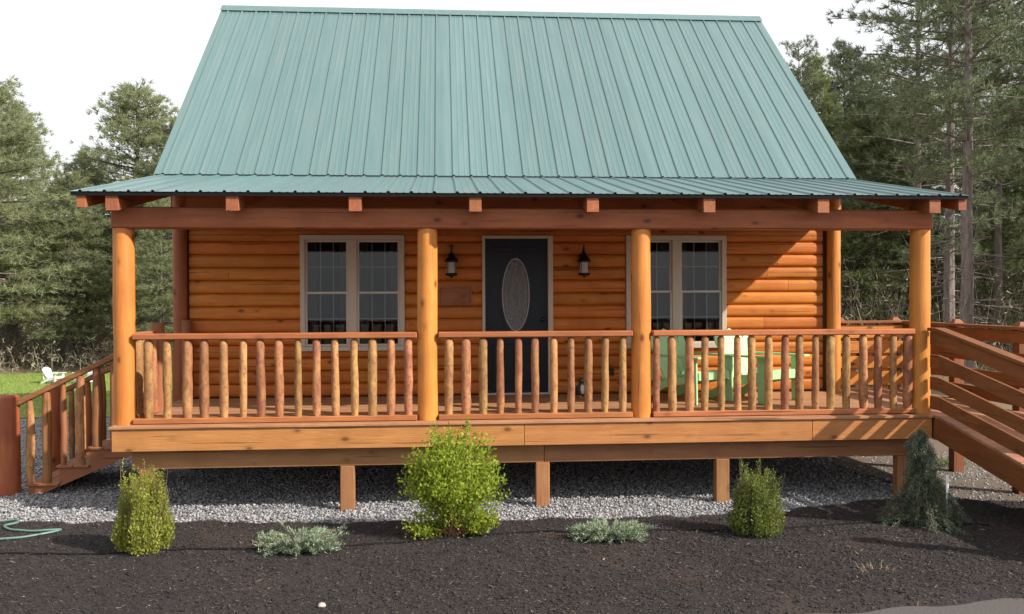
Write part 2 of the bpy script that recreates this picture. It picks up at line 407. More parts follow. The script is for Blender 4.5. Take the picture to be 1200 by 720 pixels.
tag(scatter_mesh('gravel_stones', P, octa_v, octa_f, s0*rs.uniform(.8, 1.4, n), s0, s0*rs.uniform(.5, .9, n),
    island_mat('gravel_stone', [(0, (.11, .11, .125)), (.35, (.215, .215, .235)), (.7, (.31, .31, .32)), (.95, (.43, .425, .42)), (1, (.26, .20, .15))], .8), rs),
    'grey crushed stone spread under and in front of the porch', 'gravel', kind='stuff')
n = 80000
x = rs.uniform(-6.6, 5.9, n); lo, hi = road_edge(x) - .02, bed_edge(x) + .04; y = lo + (hi - lo)*rs.uniform(0, 1, n)
P = np.stack([x, y, mulch_z(x, y) + rs.uniform(-.002, .010, n)], -1); L = rs.uniform(.007, .026, n)*(1 + .9*(rs.uniform(0, 1, n) > .93))
tag(scatter_mesh('mulch_chips', P, tet_v, tet_f, L, L*rs.uniform(.15, .35, n), L*rs.uniform(.12, .3, n),
    island_mat('mulch_chip', [(0, (.010, .009, .009)), (.5, (.037, .032, .033)), (.9, (.075, .064, .065)), (.993, (.12, .095, .082)), (1, (.34, .27, .19))], .8), rs, .35),
    'dark brown shredded bark mulch in the bed along the driveway', 'mulch', kind='stuff')

# ================================================================== CABIN
cabin = empty('log_cabin', label='orange log cabin with steep teal metal roof and full-width covered front porch', cat='cabin')
C = 0.1662                                        # log course
WX0, WX1 = -4.16, 4.13
openings = [(-2.775, -1.435, .585, 2.085), (-.435, .487, -.02, 2.075), (1.455, 2.81, .585, 2.085)]
def log_profile(za, zb, zc, h, depth, n=9):
    """half-round outer face between za and zb, flat back; (y,z), outer towards -y"""
    p = []
    for i in range(n + 1):
        z = za + (zb - za)*i/n; t = min(1, abs((z - zc)/h)); p.append((-depth*(1 - t**4.0)**(1/1.6), z))
    return p + [(.03, zb), (.03, za)]
def intervals(a, b, cuts):
    seg = [(a, b)]
    for c0, c1 in cuts:
        out = []
        for (u, v) in seg:
            if c1 <= u or c0 >= v: out.append((u, v)); continue
            if c0 > u: out.append((u, c0))
            if c1 < v: out.append((c1, v))
        seg = out
    return seg
def logs_on(parent, x0, x1, ops, ncourse, zbase, make):
    for k in range(ncourse):
        z0, z1 = zbase + k*C, zbase + (k+1)*C; zc = (z0 + z1)/2
        marks = sorted({z0, z1} | {z for o in ops for z in o[2:] if z0 + .012 < z < z1 - .012})
        for za, zb in zip(marks, marks[1:]):
            zm = (za + zb)/2
            for (u, v) in intervals(x0, x1, [(o[0], o[1]) for o in ops if o[2] < zm < o[3]]):
                if v - u > 1.15 and len(marks) == 2 and random.random() < .30:
                    j = u + (v - u)*random.uniform(.3, .7); parts = [(u, j - .002), (j + .002, v)]
                else: parts = [(u, v)]
                for u, v in parts:
                  m = MB().prism(log_profile(za + .0015, zb - .0015, zc, C/2, .040), u, v, 'X')
                  make(m)
SIDM = SID('X')
fwall = MB()
for (u, v, a, b) in [(-4.27, -2.775, -.25, 2.80), (-2.775, -1.435, -.25, .585), (-2.775, -1.435, 2.085, 2.80), (-1.435, -.435, -.25, 2.80), (-.435, .487, 2.075, 2.80), (-.435, .487, -.25, -.02),
                     (.487, 1.455, -.25, 2.80), (1.455, 2.81, -.25, .585), (1.455, 2.81, 2.085, 2.80), (2.81, 4.24, -.25, 2.80)]:
    fwall.box(u, v, .004, .15, a, b)
fwall = fwall.build('front_wall', plain('wall_backing', (.12, .05, .02), .8), cabin, dz=H)
logs_on(fwall, WX0, WX1, openings, 17, .0, lambda m: m.build('log', SIDM, fwall, True, dz=H))
# side and back walls
SIDY = SID('Y')
for sx in (-1, 1):
    xo = sx*4.255
    poly = [(0.151, -.25), (7.2, -.25), (7.2, 2.95), (3.6, 5.95), (0.151, 2.95)]
    wl = MB().prism(poly, xo - sx*.004, xo - sx*.15, 'X').build('side_wall', MATS['wall_backing'], cabin, dz=H)
    for k in range(35):
        z0 = k*C; z1 = z0 + C
        half = min(3.6, (5.98 - z1)/.886)
        if half < .3: break
        prof = [(sx*-p[0] + xo if i < 10 else xo - sx*.002, p[1]) for i, p in enumerate(log_profile(z0 + .0015, z1 - .0015, z0 + C/2, C/2, .058))]
        MB().prism(prof, 3.6 - half, 3.6 + half, 'Y').build('log', SIDY, wl, True, dz=H)
bwall = MB().box(-4.1, 4.1, 7.05, 7.198, -.25, 2.95).build('back_wall', MATS['wall_backing'], cabin, dz=H)
for k in range(17):
    prof = [(7.2 - p[0] if i < 10 else 7.201, p[1]) for i, p in enumerate(log_profile(k*C + .0015, (k+1)*C - .0015, (k+.5)*C, C/2, .058))]
    MB().prism(prof, -4.16, 4.16, 'X').build('log', SIDM, bwall, True, dz=H)
for x, y in ((-4.262, -.07), (4.268, -.07), (-4.26, 7.27), (4.26, 7.27)):
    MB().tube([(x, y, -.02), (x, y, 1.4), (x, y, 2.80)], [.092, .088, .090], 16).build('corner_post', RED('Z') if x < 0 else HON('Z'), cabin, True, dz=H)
MB().box(-4.2, 4.1, .02, 7.1, 0.004, H - .251).build('foundation', plain('foundation_block', (.10, .10, .10), .9, var=.3), cabin)
MB().box(-4.1, 4.1, .2, 7.0, -.06, -.02).build('interior_floor', plain('interior_floor', (.18, .12, .08), .6), cabin, dz=H)
MB().box(-4.1, 4.1, .2, 7.0, 2.6, 2.64).build('interior_ceiling', plain('interior_ceiling', (.25, .2, .15), .8), cabin, dz=H)

# windows
VINYL = plain('window_vinyl', (.52, .47, .41), .45, var=.06); CASE = plain('window_casing', (.50, .42, .34), .5, var=.08)
GRID = plain('window_grid', (.20, .21, .235), .5); BLIND = plain('curtain', (.07, .07, .075), .9, var=.3, nscale=5)
def window(x0, x1, z0, z1):
    m = MB(); t = .062
    m.box(x0, x1, -.072, .04, z1 - t, z1); m.box(x0, x1, -.078, .04, z0, z0 + .06); m.box(x0, x0 + t, -.072, .04, z0 + .061, z1 - t - .001); m.box(x1 - t, x1, -.072, .04, z0 + .061, z1 - t - .001)
    win = m.build('window', CASE, cabin, bevel=.004, dz=H)
    xm = (x0 + x1)/2
    MB().box(xm - .056, xm + .056, -.066, .04, z0 + .061, z1 - t - .001).build('mullion', CASE, win, bevel=.004, dz=H)
    for (a, b) in ((x0 + t, xm - .056), (xm + .056, x1 - t)):
        a += .001; b -= .001
        zb, zt = z0 + .062, z1 - t - .002; zm = (zb + zt)/2 - .0
        for (p, q, yy) in ((zm - .012, zt, 0.0), (zb, zm + .018, -.028)):
            f = MB(); k = .026
            f.box(a, b, yy - .02, yy + .006, q - k, q); f.box(a, b, yy - .02, yy + .006, p, p + k)
            f.box(a, a + k, yy - .02, yy + .006, p + k, q - k); f.box(b - k, b, yy - .02, yy + .006, p + k, q - k)
            f.build('sash', VINYL, win, bevel=.002, dz=H)
            MB().box(a + k - .002, b - k + .002, yy - .010, yy - .006, p + k - .002, q - k + .002).build('pane', GLASS, win, dz=H)
            for j in (1, 2):
                xx = a + k + (b - a - 2*k)*j/3; MB().box(xx - .006, xx + .006, yy - .0045, yy + .002, p + k, q - k).build('muntin', GRID, win, dz=H)
            zz = (p + q)/2; MB().box(a + k, b - k, yy - .0048, yy + .0023, zz - .006, zz + .006).build('muntin', GRID, win, dz=H)
        # folded curtain behind each sash pair
        g = MB(); nn = 22
        for sdx, (c0, c1) in enumerate(((a, a + .13), (b - .13, b))):
            pts = [(c0 + (c1 - c0)*i/nn, .13 + .012*math.sin(i*1.7)) for i in range(nn + 1)]
            g.prism(pts + [(q[0], q[1] + .006) for q in reversed(pts)], zb, zt, 'Z')
        g.build('curtain', BLIND, win, dz=H)
    return win
window(-2.77, -1.44, .59, 2.08); window(1.46, 2.805, .59, 2.08)

# door
NAVY = plain('door_paint', (.008, .010, .018), .38, spec=.25, var=.25, nscale=2)
door = MB().box(-.398, .423, -.005, .045, .03, 2.035).build('door', NAVY, cabin, bevel=.003, dz=H)
m = MB(); m.box(-.437, -.399, -.078, .06, -.0, 2.075); m.box(.424, .489, -.078, .06, 0, 2.075); m.box(-.3985, .4235, -.078, .06, 2.036, 2.075)
m.build('door_casing', CASE, door, bevel=.004, dz=H)
MB().box(-.3985, .4235, -.085, .06, .002, .029).build('threshold', plain('aluminium', (.55, .55, .55), .35, .9), door, bevel=.003, dz=H)
def oval(cx, cz, a, b, y0, y1, t, n=40):
    m = MB(); v = []; f = []
    for k in range(n):
        q = 2*math.pi*k/n; c, s_ = math.cos(q), math.sin(q)
        for (aa, bb, yy) in ((a, b, y1), (a, b, y0), (a - t, b - t, y0), (a - t, b - t, y1)):
            v.append((cx + aa*c, yy, cz + bb*s_))
    for k in range(n):
        k2 = (k+1) % n
        for j in range(4): f.append((k*4 + j, k2*4 + j, k2*4 + (j+1) % 4, k*4 + (j+1) % 4))
    return m.add(v, f)
def disc(cx, cz, a, b, y0, y1, n=40):
    return MB().prism([(cx + a*math.cos(2*math.pi*k/n), cz + b*math.sin(2*math.pi*k/n)) for k in range(n)], y0, y1, 'Y')
OG = N('leaded_glass'); v = OG.coord(); f = OG.noise(v, 26, 4, .7)
OG.principled(OG.mix(f, (.02, .02, .024), (.12, .12, .13)), .08, spec=1.0, bump=f, bd=.02, bs=.8)
LEAD = plain('lead_came', (.22, .215, .215), .4, .3)
disc(.004, 1.305, .170, .465, -.012, -.006).build('oval_glass', OG.m, door, dz=H)
oval(.004, 1.305, .182, .478, -.024, -.004, .014).build('oval_rim', plain('oval_rim', (.30, .27, .26), .4), door, True, dz=H)
oval(.004, 1.305, .215, .52, -.018, -.006, .03).build('oval_moulding', NAVY, door, True, dz=H)
for (a, b, t) in ((.135, .40, .004), (.055, .22, .005)):
    oval(.004, 1.305, a, b, -.017, -.011, t).build('lead_line', LEAD, door, dz=H)
m = MB()
for q in (-.3, 0, .3): m.box(.001 + q*.35, .007 + q*.35, -.0165, -.0118, 1.305 - .42*math.sqrt(max(0, 1 - (q*.35/.17)**2)), 1.305 - .30)
for q in (-.3, 0, .3): m.box(.001 + q*.35, .007 + q*.35, -.0165, -.0118, 1.305 + .30, 1.305 + .42*math.sqrt(max(0, 1 - (q*.35/.17)**2)))
m.build('lead_line', LEAD, door, dz=H)
for sg in (-1, 1):
    MB().tube([(.004 + sg*(.055 + .075*math.sin(q)), -.0145, 1.305 + .34*math.cos(q)*1.05) for q in [R(a) for a in range(10, 171, 16)]], .003, 5).build('lead_line', LEAD, door, True, dz=H)
for x0, x1 in ((-.31, -.03), (.05, .33)):
    m = MB(); m.box(x0, x1, -.016, -.004, .16, .66); m.build('raised_panel', NAVY, door, bevel=.010, dz=H)
    m = MB(); m.box(x0, x1, -.016, -.004, 1.86, 1.93); m.build('raised_panel', NAVY, door, bevel=.008, dz=H)
MB().lathe([(.012, 0), (.012, .02), (.03, .04), (.032, .055), (.015, .07)], 12).build('door_knob', plain('dark_bronze', (.03, .025, .02), .35, .8), door, True, dz=H)
kn = [o for o in COL.objects if o.name.startswith('door_knob')][0]; kn.rotation_euler = (R(90), 0, 0); kn.location = Vector((.365, -.035, .98 + H)) - ABS[door]
m = MB(); m.box(1.22, 1.29, -.085, -.05, .24, .33).build('outlet_cover', plain('black_plastic', (.01, .01, .01), .4), cabin, bevel=.008, dz=H)

# roofs
def rib_panel(name, length, mat):
    """sheet 0.9144 wide in X, running along +Y by length; ribs every 0.2286"""
    pr = [(0, 0)]
    for k in range(4):
        c = .1143 + .2286*k
        pr += [(c - .019, 0), (c - .009, .017), (c + .009, .017), (c + .019, 0)]
        if k < 3:
            for q in (.078, .1506): pr += [(c + q - .016, 0), (c + q - .008, .0032), (c + q + .008, .0032), (c + q + .016, 0)]
    pr.append((.9144, 0))
    m = MB(); nn = len(pr)
    ny = 5
    for j in range(ny + 1):
        y = length*j/ny; m.v += [(p[0] - .4572, y, p[1]) for p in pr]
    for j in range(ny):
        m.f += [(j*nn + i, j*nn + i + 1, (j+1)*nn + i + 1, (j+1)*nn + i) for i in range(nn - 1)]
    me = m.mesh(name, mat, False, 0, False); return me
YJ, ZJ, YR, ZR, YE, ZE = -.082, 2.834 + H, 3.5986, 6.0956 + H, -2.705, 2.3326 + H
EX = 4.572
a_main = math.atan2(ZR - ZJ, YR - YJ); l_main = math.hypot(ZR - ZJ, YR - YJ)
SHEATH = wood('roof_sheathing', (.30, .12, .055), (.2, .07, .035), 'X', .4, .7, .1)
def sheath(pts, t):                     # quad prism below the metal: list of (y,z)
    return MB().prism([(pts[0][0], pts[0][1] - .012), (pts[1][0], pts[1][1] - .012), (pts[1][0], pts[1][1] - .012 - t), (pts[0][0], pts[0][1] - .012 - t)], -EX + .02, EX - .02, 'X')
rf = MB().prism([(YJ + .02, ZJ - .012), (YR, ZR - .03), (2*YR - YJ - .02, ZJ - .012), (2*YR - YJ - .02, ZJ - .05), (YR, ZR - .09), (YJ + .02, ZJ - .05)], -EX + .02, EX - .02, 'X').build('roof', SHEATH, cabin)
pm = rib_panel('roof_panel', l_main - .03, ROOF)
for i in range(10):
    x = -EX + .4572 + .9144*i
    place('roof_panel', pm, rf, (x, YJ, ZJ + .010), (a_main, 0, 0))
    place('roof_panel', pm, rf, (x, 2*YR - YJ, ZJ), (a_main, 0, math.pi))
MB().box(-EX + .02, EX - .02, YJ + .006, YJ + .016, ZJ - .020, ZJ + .012).build('eave_closure', plain('closure_foam', (.02, .035, .035), .7), rf)
rc = MB(); ca, sa = math.cos(a_main), math.sin(a_main)
def off(d, h, side): return (YR + side*(-d*ca) - side*0 + side*(-h*sa)*1.0, ZR - d*sa + h*ca)
rc.prism([(YR - .17*ca, ZR - .17*sa + .042), (YR, ZR + .048), (YR + .17*ca, ZR - .17*sa + .042), (YR + .17*ca, ZR - .17*sa + .038), (YR, ZR + .042), (YR - .17*ca, ZR - .17*sa + .038)], -EX - .01, EX + .01, 'X')
rc.build('ridge_cap', ROOF, rf)
for sx in (-1, 1):
    for sy in (-1, 1):
        y0, y1 = (YJ, YR) if sy < 0 else (2*YR - YJ, YR)
        MB().prism([(y0, ZJ + .004), (y1, ZR + .004), (y1, ZR - .20), (y0, ZJ - .16)], sx*(EX - .018), sx*(EX + .006), 'X').build('rake_trim', plain('teal_trim', (.06, .16, .15), .4), rf)
# porch roof
a_p = math.atan2(ZJ - ZE, YJ - YE); l_p = math.hypot(ZJ - ZE, YJ - YE)
prf = sheath([(YE + .012, ZE), (YJ + .25, ZJ + .25*math.tan(a_p))], .02).build('porch_roof', SHEATH, cabin)
pm2 = rib_panel('roof_panel', l_p + .12, ROOF)
for i in range(10): place('roof_panel', pm2, prf, (-EX + .4572 + .9144*i, YE - .01, ZE - .012), (a_p, 0, 0))
MB().box(-EX + .02, EX - .02, YE + .000, YE + .010, ZE - .050, ZE - .016).build('drip_edge', plain('dark_drip_edge', (.010, .010, .011), .8, spec=.1), prf)
sl = math.tan(a_p)
for i, xx in enumerate((-4.46, -4.172, -3.02, -1.82, -.62, .576, 1.786, 2.995, 4.2, 4.5)):
    wd, ht = (.045, .135) if i in (0, 9) else (.062, .165)
    y0, y1 = YE + .022, (.0 if i not in (0, 9) else -.05)
    zt = lambda y: ZE - .036 + (y - YE)*sl
    poly = [(y0, zt(y0) - .002), (y1, zt(y1) - .002), (y1, zt(y1) - ht), (y0, zt(y0) - ht)]
    MB().prism(poly, xx - wd, xx + wd, 'X').build('rafter', wood('rafter_wood', (.38, .135, .055), (.27, .085, .036), 'Y', .4, .6, .15), prf, bevel=.004)
MB().box(-4.36, 4.36, -.112, -.052, 2.37, 2.62).build('ledger_board', RED('X'), cabin, bevel=.005, dz=H)
# beam: a squared timber in lengths
for (u, v) in ((-4.268, 4.31),):
    MB().box(u, v, -2.45, -2.23, 1.985, 2.196).build('porch_beam', RED('X'), cabin, bevel=.012, dz=H)
for xx in (-4.18, -1.11, 1.147, 4.2286):
    rr = [.108, .106, .104, .107, .105, .103]
    MB().tube([(xx + random.uniform(-.003, .003), -2.335 + random.uniform(-.003, .003), z) for z in (.0, .4, .8, 1.2, 1.6, 1.986)], rr, 20).build('porch_post', HON('Z'), cabin, True, dz=H)
# deck
deck = MB()
for k in range(12): deck.box(-4.2 + k*.7627, -4.16 + k*.7627, -2.42, -.02, -.24, -.028)
deck.box(-4.22, -4.2005, -2.42, -.02, -.25, -.028); deck.box(4.2215, 4.24, -2.42, -.02, -.25, -.028)
deck = deck.build('deck', GIR('Y'), cabin, dz=H)
nb = 18; bw = 2.5/nb
bm = MB().box(-2.13, 2.13, -bw/2 + .003, bw/2 - .003, -.013, .013).mesh('deck_board', DEK('X'), bevel=.003)
for k in range(nb):
    j = (-.9, .7, -.2)[k % 3]
    for (u, v) in ((-4.262, j - .002), (j + .002, 4.262)):
        place('deck_board', bm, deck, ((u + v)/2, -2.575 + bw*(k + .5), H - .0135), scale=((v - u)/4.26, 1, 1))
for (u, v) in ((-4.24, -.125), (-.121, 2.93), (2.934, 4.245)):
    MB().box(u, v, -2.552, -2.512, -.252, -.028).build('fascia_board', FAS('X'), deck, bevel=.004, dz=H)
for sx, x in ((-1, -4.24), (1, 4.205)):
    MB().box(x, x + .038, -2.508, -.02, -.252, -.03).build('fascia_board', FAS('Y'), deck, bevel=.004, dz=H)
for yy in (-2.40, -.5):
    for (u, v) in ((-4.1, .10), (.104, 4.12)):
        MB().box(u, v, yy, yy + .08, -.455, -.254).build('girder', GIR('X'), deck, bevel=.004, dz=H)
    for xx in ((-3.95, -1.94, .085, 2.01, 4.01) if yy < -2 else ()):
        MB().box(xx - .072, xx + .072, yy - .012, yy + .1, -.99, -.457).build('support_post', GIR('Z'), deck, bevel=.006, dz=H)
# railing
BALM = []
for q in range(6):
    rq = random.Random(40 + q); m = MB(); pts = []; rad = []
    for i in range(8):
        t = i/7; pts.append((rq.uniform(-.003, .003), rq.uniform(-.003, .003), -.40 + .80*t)); rad.append((.044 - .004*t)*rq.uniform(.93, 1.07))
    rad[0] *= .9; rad[-1] *= .55; pts[-2] = (pts[-2][0], pts[-2][1], .372)
    m.tube(pts, rad, 9); BALM.append(m.mesh('baluster', PEEL, True))
def rail_run(p, q, parent_name='railing', n=10, u0=None, u1=None):
    """horizontal log railing from p to q (x,y); deck coordinates"""
    p, q = Vector((*p, 0)), Vector((*q, 0)); ax = 'X' if abs(q.x - p.x) > abs(q.y - p.y) else 'Y'
    rm = MB().bar(p + Vector((0, 0, .887)), q + Vector((0, 0, .887)), .115, .062); rl = rm.build('railing', RAIL(ax), cabin, bevel=.010, dz=H)
    MB().bar(p + Vector((0, 0, .032)), q + Vector((0, 0, .032)), .10, .058).build('bottom_rail', RAIL(ax), rl, bevel=.008, dz=H)
    L = (q - p).length; d = (q - p).normalized()
    for i in range(n):
        t = u0 + (u1 - u0)*i/max(1, n - 1) + random.uniform(-.012, .012); c = p + d*t
        sr = random.uniform(.88, 1.16)
        place('baluster', random.choice(BALM), rl, (c.x, c.y, H + .457), (random.uniform(-.01, .01), random.uniform(-.01, .01), random.uniform(0, 6.28)), (sr, sr, .995))
rail_run((-4.075, -2.385), (-1.22, -2.385), n=15, u0=.15, u1=2.765)
rail_run((-1.0, -2.385), (1.04, -2.385), n=11, u0=.10, u1=1.935)
rail_run((1.255, -2.385), (4.122, -2.385), n=17, u0=.05, u1=2.82)
rail_run((-4.17, -2.225), (-4.17, -1.40), n=5, u0=.08, u1=.76)
tp = MB().tube([(-4.17, -1.30, .0), (-4.17, -1.30, .6), (-4.17, -1.30, 1.0)], [.085, .082, .078], 14).build('stair_head_post', STR('Z'), cabin, True, dz=H)
MB().tube([(-4.17, -.13, .0), (-4.17, -.13, .6), (-4.17, -.13, 1.0)], [.07, .068, .065], 14).build('stair_head_post', STR('Z'), cabin, True, dz=H)

# ================================================================== STAIRS (left)
st = empty('porch_stairs', (-5.0, -.7, 0), label='wooden stairs with slanted handrails climbing to the left end of the porch', cat='stairs')
ABS[st] = Vector((-5.0, -.7, 0))
def ssub(m, name, mat, parent=st, **k): return m.build(name, mat, parent, **k)
SX1 = -4.262; run = .335; rise = .2
for yy in (-1.27, -.09):
    pts = []
    poly = [(SX1, H - .03)]
    top = []
    for k in range(5):
        x_ = SX1 - run*k; z_ = H - .03 - rise*(k + 1) if k < 4 else .0
        top += [(x_ - .002, max(z_, 0.0))]
        top += [(x_ - run, max(z_, 0.0))] if k < 4 else []
    xe = SX1 - run*4
    poly = [(SX1, H - .03), (SX1, H - .03 - rise)]
    poly = [(SX1, .52)] + [(SX1, H - .03 - rise)]
    for k in range(4):
        poly += [(SX1 - run*(k + 1), H - .03 - rise*(k + 1)), (SX1 - run*(k + 1), max(.0, H - .03 - rise*(k + 2)))]
    poly += [(xe + .12, .0)]
    m = MB().prism(poly, yy, yy + .045, 'Y'); ssub(m, 'stringer', STR('X'), bevel=0)
for k in range(4):
    zt = H - rise*(k + 1); x1 = SX1 - run*k; x0 = x1 - run - .03
    for j in range(2):
        ww = (x1 - x0)/2
        ssub(MB().box(x0 + ww*j + .002, x0 + ww*(j + 1) - .003, -1.30, -.02, zt - .029, zt), 'tread', STR('Y'), bevel=.005)
    ssub(MB().box(x0 + .031, x0 + .05, -1.22, -.095, zt - rise + .002 if k < 3 else .002, zt - .031), 'riser', STR('Y'))
NX = SX1 - run*4 - .22
for yy in (-1.24, -.08):
    ssub(MB().tube([(NX, yy, 0), (NX, yy, .6), (NX, yy, 1.10), (NX, yy, 1.125)], [.118, .114, .110, .085], 18), 'newel_post', RED('Z'), smooth=True)
    # handrail parallel to the pitch
    a = Vector((NX + .09, yy, 1.03)); b = Vector((-4.20, yy, H + .845)); 
    ssub(MB().bar(a, b, .10, .06), 'handrail', STR('X'), bevel=.008)
    nb_ = 8
    for i in range(nb_):
        t = (i + .75)/(nb_ + .35); x_ = a.x + (b.x - a.x)*t; zt = a.z + (b.z - a.z)*t - .03
        k = min(3, max(0, int((SX1 - x_)/run))); zb = H - rise*(k + 1)
        wv = random.choice((.036, .045, .055)); c = Vector((x_, yy, (zb + zt)/2))
        m = MB(); hh = (zt - zb)/2
        m.tube([(x_ + random.uniform(-.006, .006), yy, zb + (zt - zb)*j/5) for j in range(6)], [wv*.85, wv*random.uniform(.9, 1.1), wv*random.uniform(.85, 1.1), wv, wv*.92, wv*.7], 9)
        ssub(m, 'baluster', STR('Z') if i % 3 else PEEL, smooth=True)

# ================================================================== RAMP (right)
rp = empty('access_ramp', (4.8, -3.0, 0), label='wooden ramp with board railings leading off the right end of the porch', cat='ramp')
ABS[rp] = Vector((4.8, -3.0, 0))
XL, XR, YB, YS, YN, SLP = 4.285, 5.33, .10, -2.62, -5.25, .178
YL = -4.35                                            # level landing beyond this
def rz(y): return H - max(0, (YS - max(y, YL)))*SLP            # walking surface height
def rsub(m, name, mat, **k): return m.build(name, mat, rp, **k)
def slopebox(x0, x1, y0, y1, dz0, dz1):
    """box following the ramp surface between y0<y1"""
    p = [(x0, y0, rz(y0) + dz0), (x1, y0, rz(y0) + dz0), (x1, y1, rz(y1) + dz0), (x0, y1, rz(y1) + dz0),
         (x0, y0, rz(y0) + dz1), (x1, y0, rz(y0) + dz1), (x1, y1, rz(y1) + dz1), (x0, y1, rz(y1) + dz1)]
    return MB().hexa(p)
y = YB
while y > YN:
    y0 = max(YN, y - .137)
    if rz(y0) > .07: rsub(slopebox(XL - .02, XR + .02, y0 + .004, y, -.03, 0), 'deck_board', wood('ramp_deck', (.44, .22, .13), (.33, .145, .08), 'X', .3, .6, .25, .2), bevel=.002)
    y -= .137
for x0 in (XL - .018, XR - .022):
    rsub(slopebox(x0, x0 + .04, YS, YB, -.262, -.031), 'rim_joist', RMP('Y'))
    rsub(slopebox(x0, x0 + .04, YL, YS - .003, -.262, -.031), 'rim_joist', RMP('Y')); rsub(slopebox(x0, x0 + .04, YN + .05, YL - .003, -.262, -.031), 'rim_joist', RMP('Y'))
rsub(MB().box(XL + .03, XR - .03, YB - .04, YB, H - .26, H - .031), 'rim_joist', RMP('X'))
def rpost(x, y, top, base=None, mt=None):
    zb = 0 if base is None else base; zt = rz(y) + top; wv = .062
    m = MB(); m.box(x - wv, x + wv, y - wv, y + wv, zb - .05, zt - .045)
    m.add([(x - wv, y - wv, zt - .0449), (x + wv, y - wv, zt - .0449), (x + wv, y + wv, zt - .0449), (x - wv, y + wv, zt - .0449), (x - wv*.45, y - wv*.45, zt), (x + wv*.45, y - wv*.45, zt), (x + wv*.45, y + wv*.45, zt), (x - wv*.45, y + wv*.45, zt)],
          [(0, 1, 5, 4), (1, 2, 6, 5), (2, 3, 7, 6), (3, 0, 4, 7), (4, 5, 6, 7)])
    rsub(m, 'post', mt or RMP('Z'))
for (x, y) in ((4.45, .165), (5.24, .165)): rpost(x, y, .98)
for y in (-1.03, -2.29, -3.6, -4.3): rpost(XR + .085, y, .98)
for y in (-4.28, -5.15): rpost(XL + .085, y, .80)
def side_rail(x, ya, yb):
    # cap and three boards
    rsub(slopebox(x - .05, x + .07, yb, ya, .895, .93), 'cap_rail', RMP('Y'), bevel=.004)
    for (a, b) in ((.745, .885), (.50, .64), (.265, .405), (.06, .20)):
        rsub(slopebox(x - .018, x + .018, yb, ya, a, b), 'rail_board', RMP('Y'), bevel=.004)
side_rail(XL + .002, -2.46, YS); side_rail(XL + .002, YS - .002, YL)
side_rail(XR, .08, YS); side_rail(XR, YS - .002, YL)
rsub(MB().box(4.36, 5.36, .02, .13, H + .90, H + .935), 'cap_rail', RMP('X'), bevel=.004)
for (a, b) in ((.70, .875), (.495, .655), (.29, .45), (.06, .245)):
    rsub(MB().box(4.38, 5.3, .058, .095, H + a, H + b), 'rail_board', HON('X'), bevel=.004)
for xx in (4.62, 4.86, 5.08): rsub(MB().box(xx - .035, xx + .035, .0965, .13, H + .02, H + .89), 'rail_stile', HON('Z'))
m = MB().lathe([(.012, 0), (.035, .01), (.045, .04), (.03, .07), (.008, .085)], 12); o = rsub(m, 'post_light', plain('white_plastic', (.7, .7, .68), .4), smooth=True)
o.rotation_euler = (R(90), 0, 0); o.location = Vector((XR + .03, -2.37, H + .86)) - ABS[rp]

# ================================================================== PORCH FURNISHINGS
def adirondack(name, loc, rz_, mat, label, group):
    t = empty(name, loc, rz_, label, 'chair', group)
    b = lambda m, n, bev=.004: m.build(n, mat, t, bevel=bev)
    tilt = R(24)
    for k, x in enumerate((-.22, -.11, 0, .11, .22)):          # back slats fan out with a rounded top
        Lb = (.60, .665, .685, .665, .60)[k]; sp = x*1.22
        y0, z0 = .20, .24
        p0 = Vector((x*.80, y0, z0)); p1 = Vector((sp, y0 + math.sin(tilt)*Lb, z0 + math.cos(tilt)*Lb))
        d = p1 - p0; m = MB(); wd = .057
        rr = Vector((1, 0, 0)); nn = Vector((0, -math.cos(tilt), math.sin(tilt)))*.010
        ring = [p0 - rr*wd, p0 + rr*wd, p0 + d*.90 + rr*(wd*1.12), p0 + d*.97 + rr*(wd*.75), p1, p0 + d*.97 - rr*(wd*.75), p0 + d*.90 - rr*(wd*1.12)]
        n_ = len(ring); m.add([q - nn for q in ring] + [q + nn for q in ring], [tuple(range(n_))[::-1], tuple(range(n_, 2*n_))] + [(i, (i+1) % n_, n_ + (i+1) % n_, n_ + i) for i in range(n_)])
        b(m, 'back_slat', 0)
    for k in range(6):                                          # seat slats, falling to the back
        y = -.34 + .10*k; z = .375 - .022*k
        m = MB().box(-.27, .27, y, y + .088, z - .011, z + .011); b(m, 'seat_slat')
    b(MB().box(-.27, .27, -.365, -.345, .28, .372), 'apron')
    for s_ in (-1, 1):
        x = s_*.315
        b(MB().prism([(-.38, 0), (-.26, 0), (-.245, .54), (-.37, .54)], x - .014, x + .014, 'X'), 'front_leg')
        b(MB().prism([(-.34, .27), (-.34, .36), (.22, .245), (.56, .06), (.56, 0), (.46, 0), (.16, .165)], s_*.285 - .014, s_*.285 + .014, 'X'), 'side_rail', 0)
        arm = [(-.46, -.055), (-.40, -.075), (-.1, -.07), (.36, -.03), (.36, .045), (-.1, .055), (-.40, .075), (-.46, .05)]
        m = MB().prism([(s_*.335 + s_*q[1]*-1, q[0]) for q in arm], .542, .566, 'Z'); b(m, 'arm')
        b(MB().bar((x, .33, .24), (s_*.30, .345, .541), .03, .06, (1, 0, 0)), 'arm_support')
    b(MB().box(-.32, .32, .335, .357, .515, .541), 'back_brace'); b(MB().box(-.27, .27, .222, .24, .26, .31), 'back_brace')
    return t
MINT = plain('mint_plastic', (.35, .60, .30), .45, var=.05)
adirondack('adirondack_chair', (2.08, -.95, H), R(32), MINT, 'mint green slatted porch chair standing in front of the right-hand window', 'mint porch chairs')
adirondack('adirondack_chair', (2.92, -.95, H), R(31), MINT, 'mint green slatted porch chair nearest the sunlit end of the log wall', 'mint porch chairs')
WHITE = plain('white_chair_paint', (.75, .75, .74), .5)
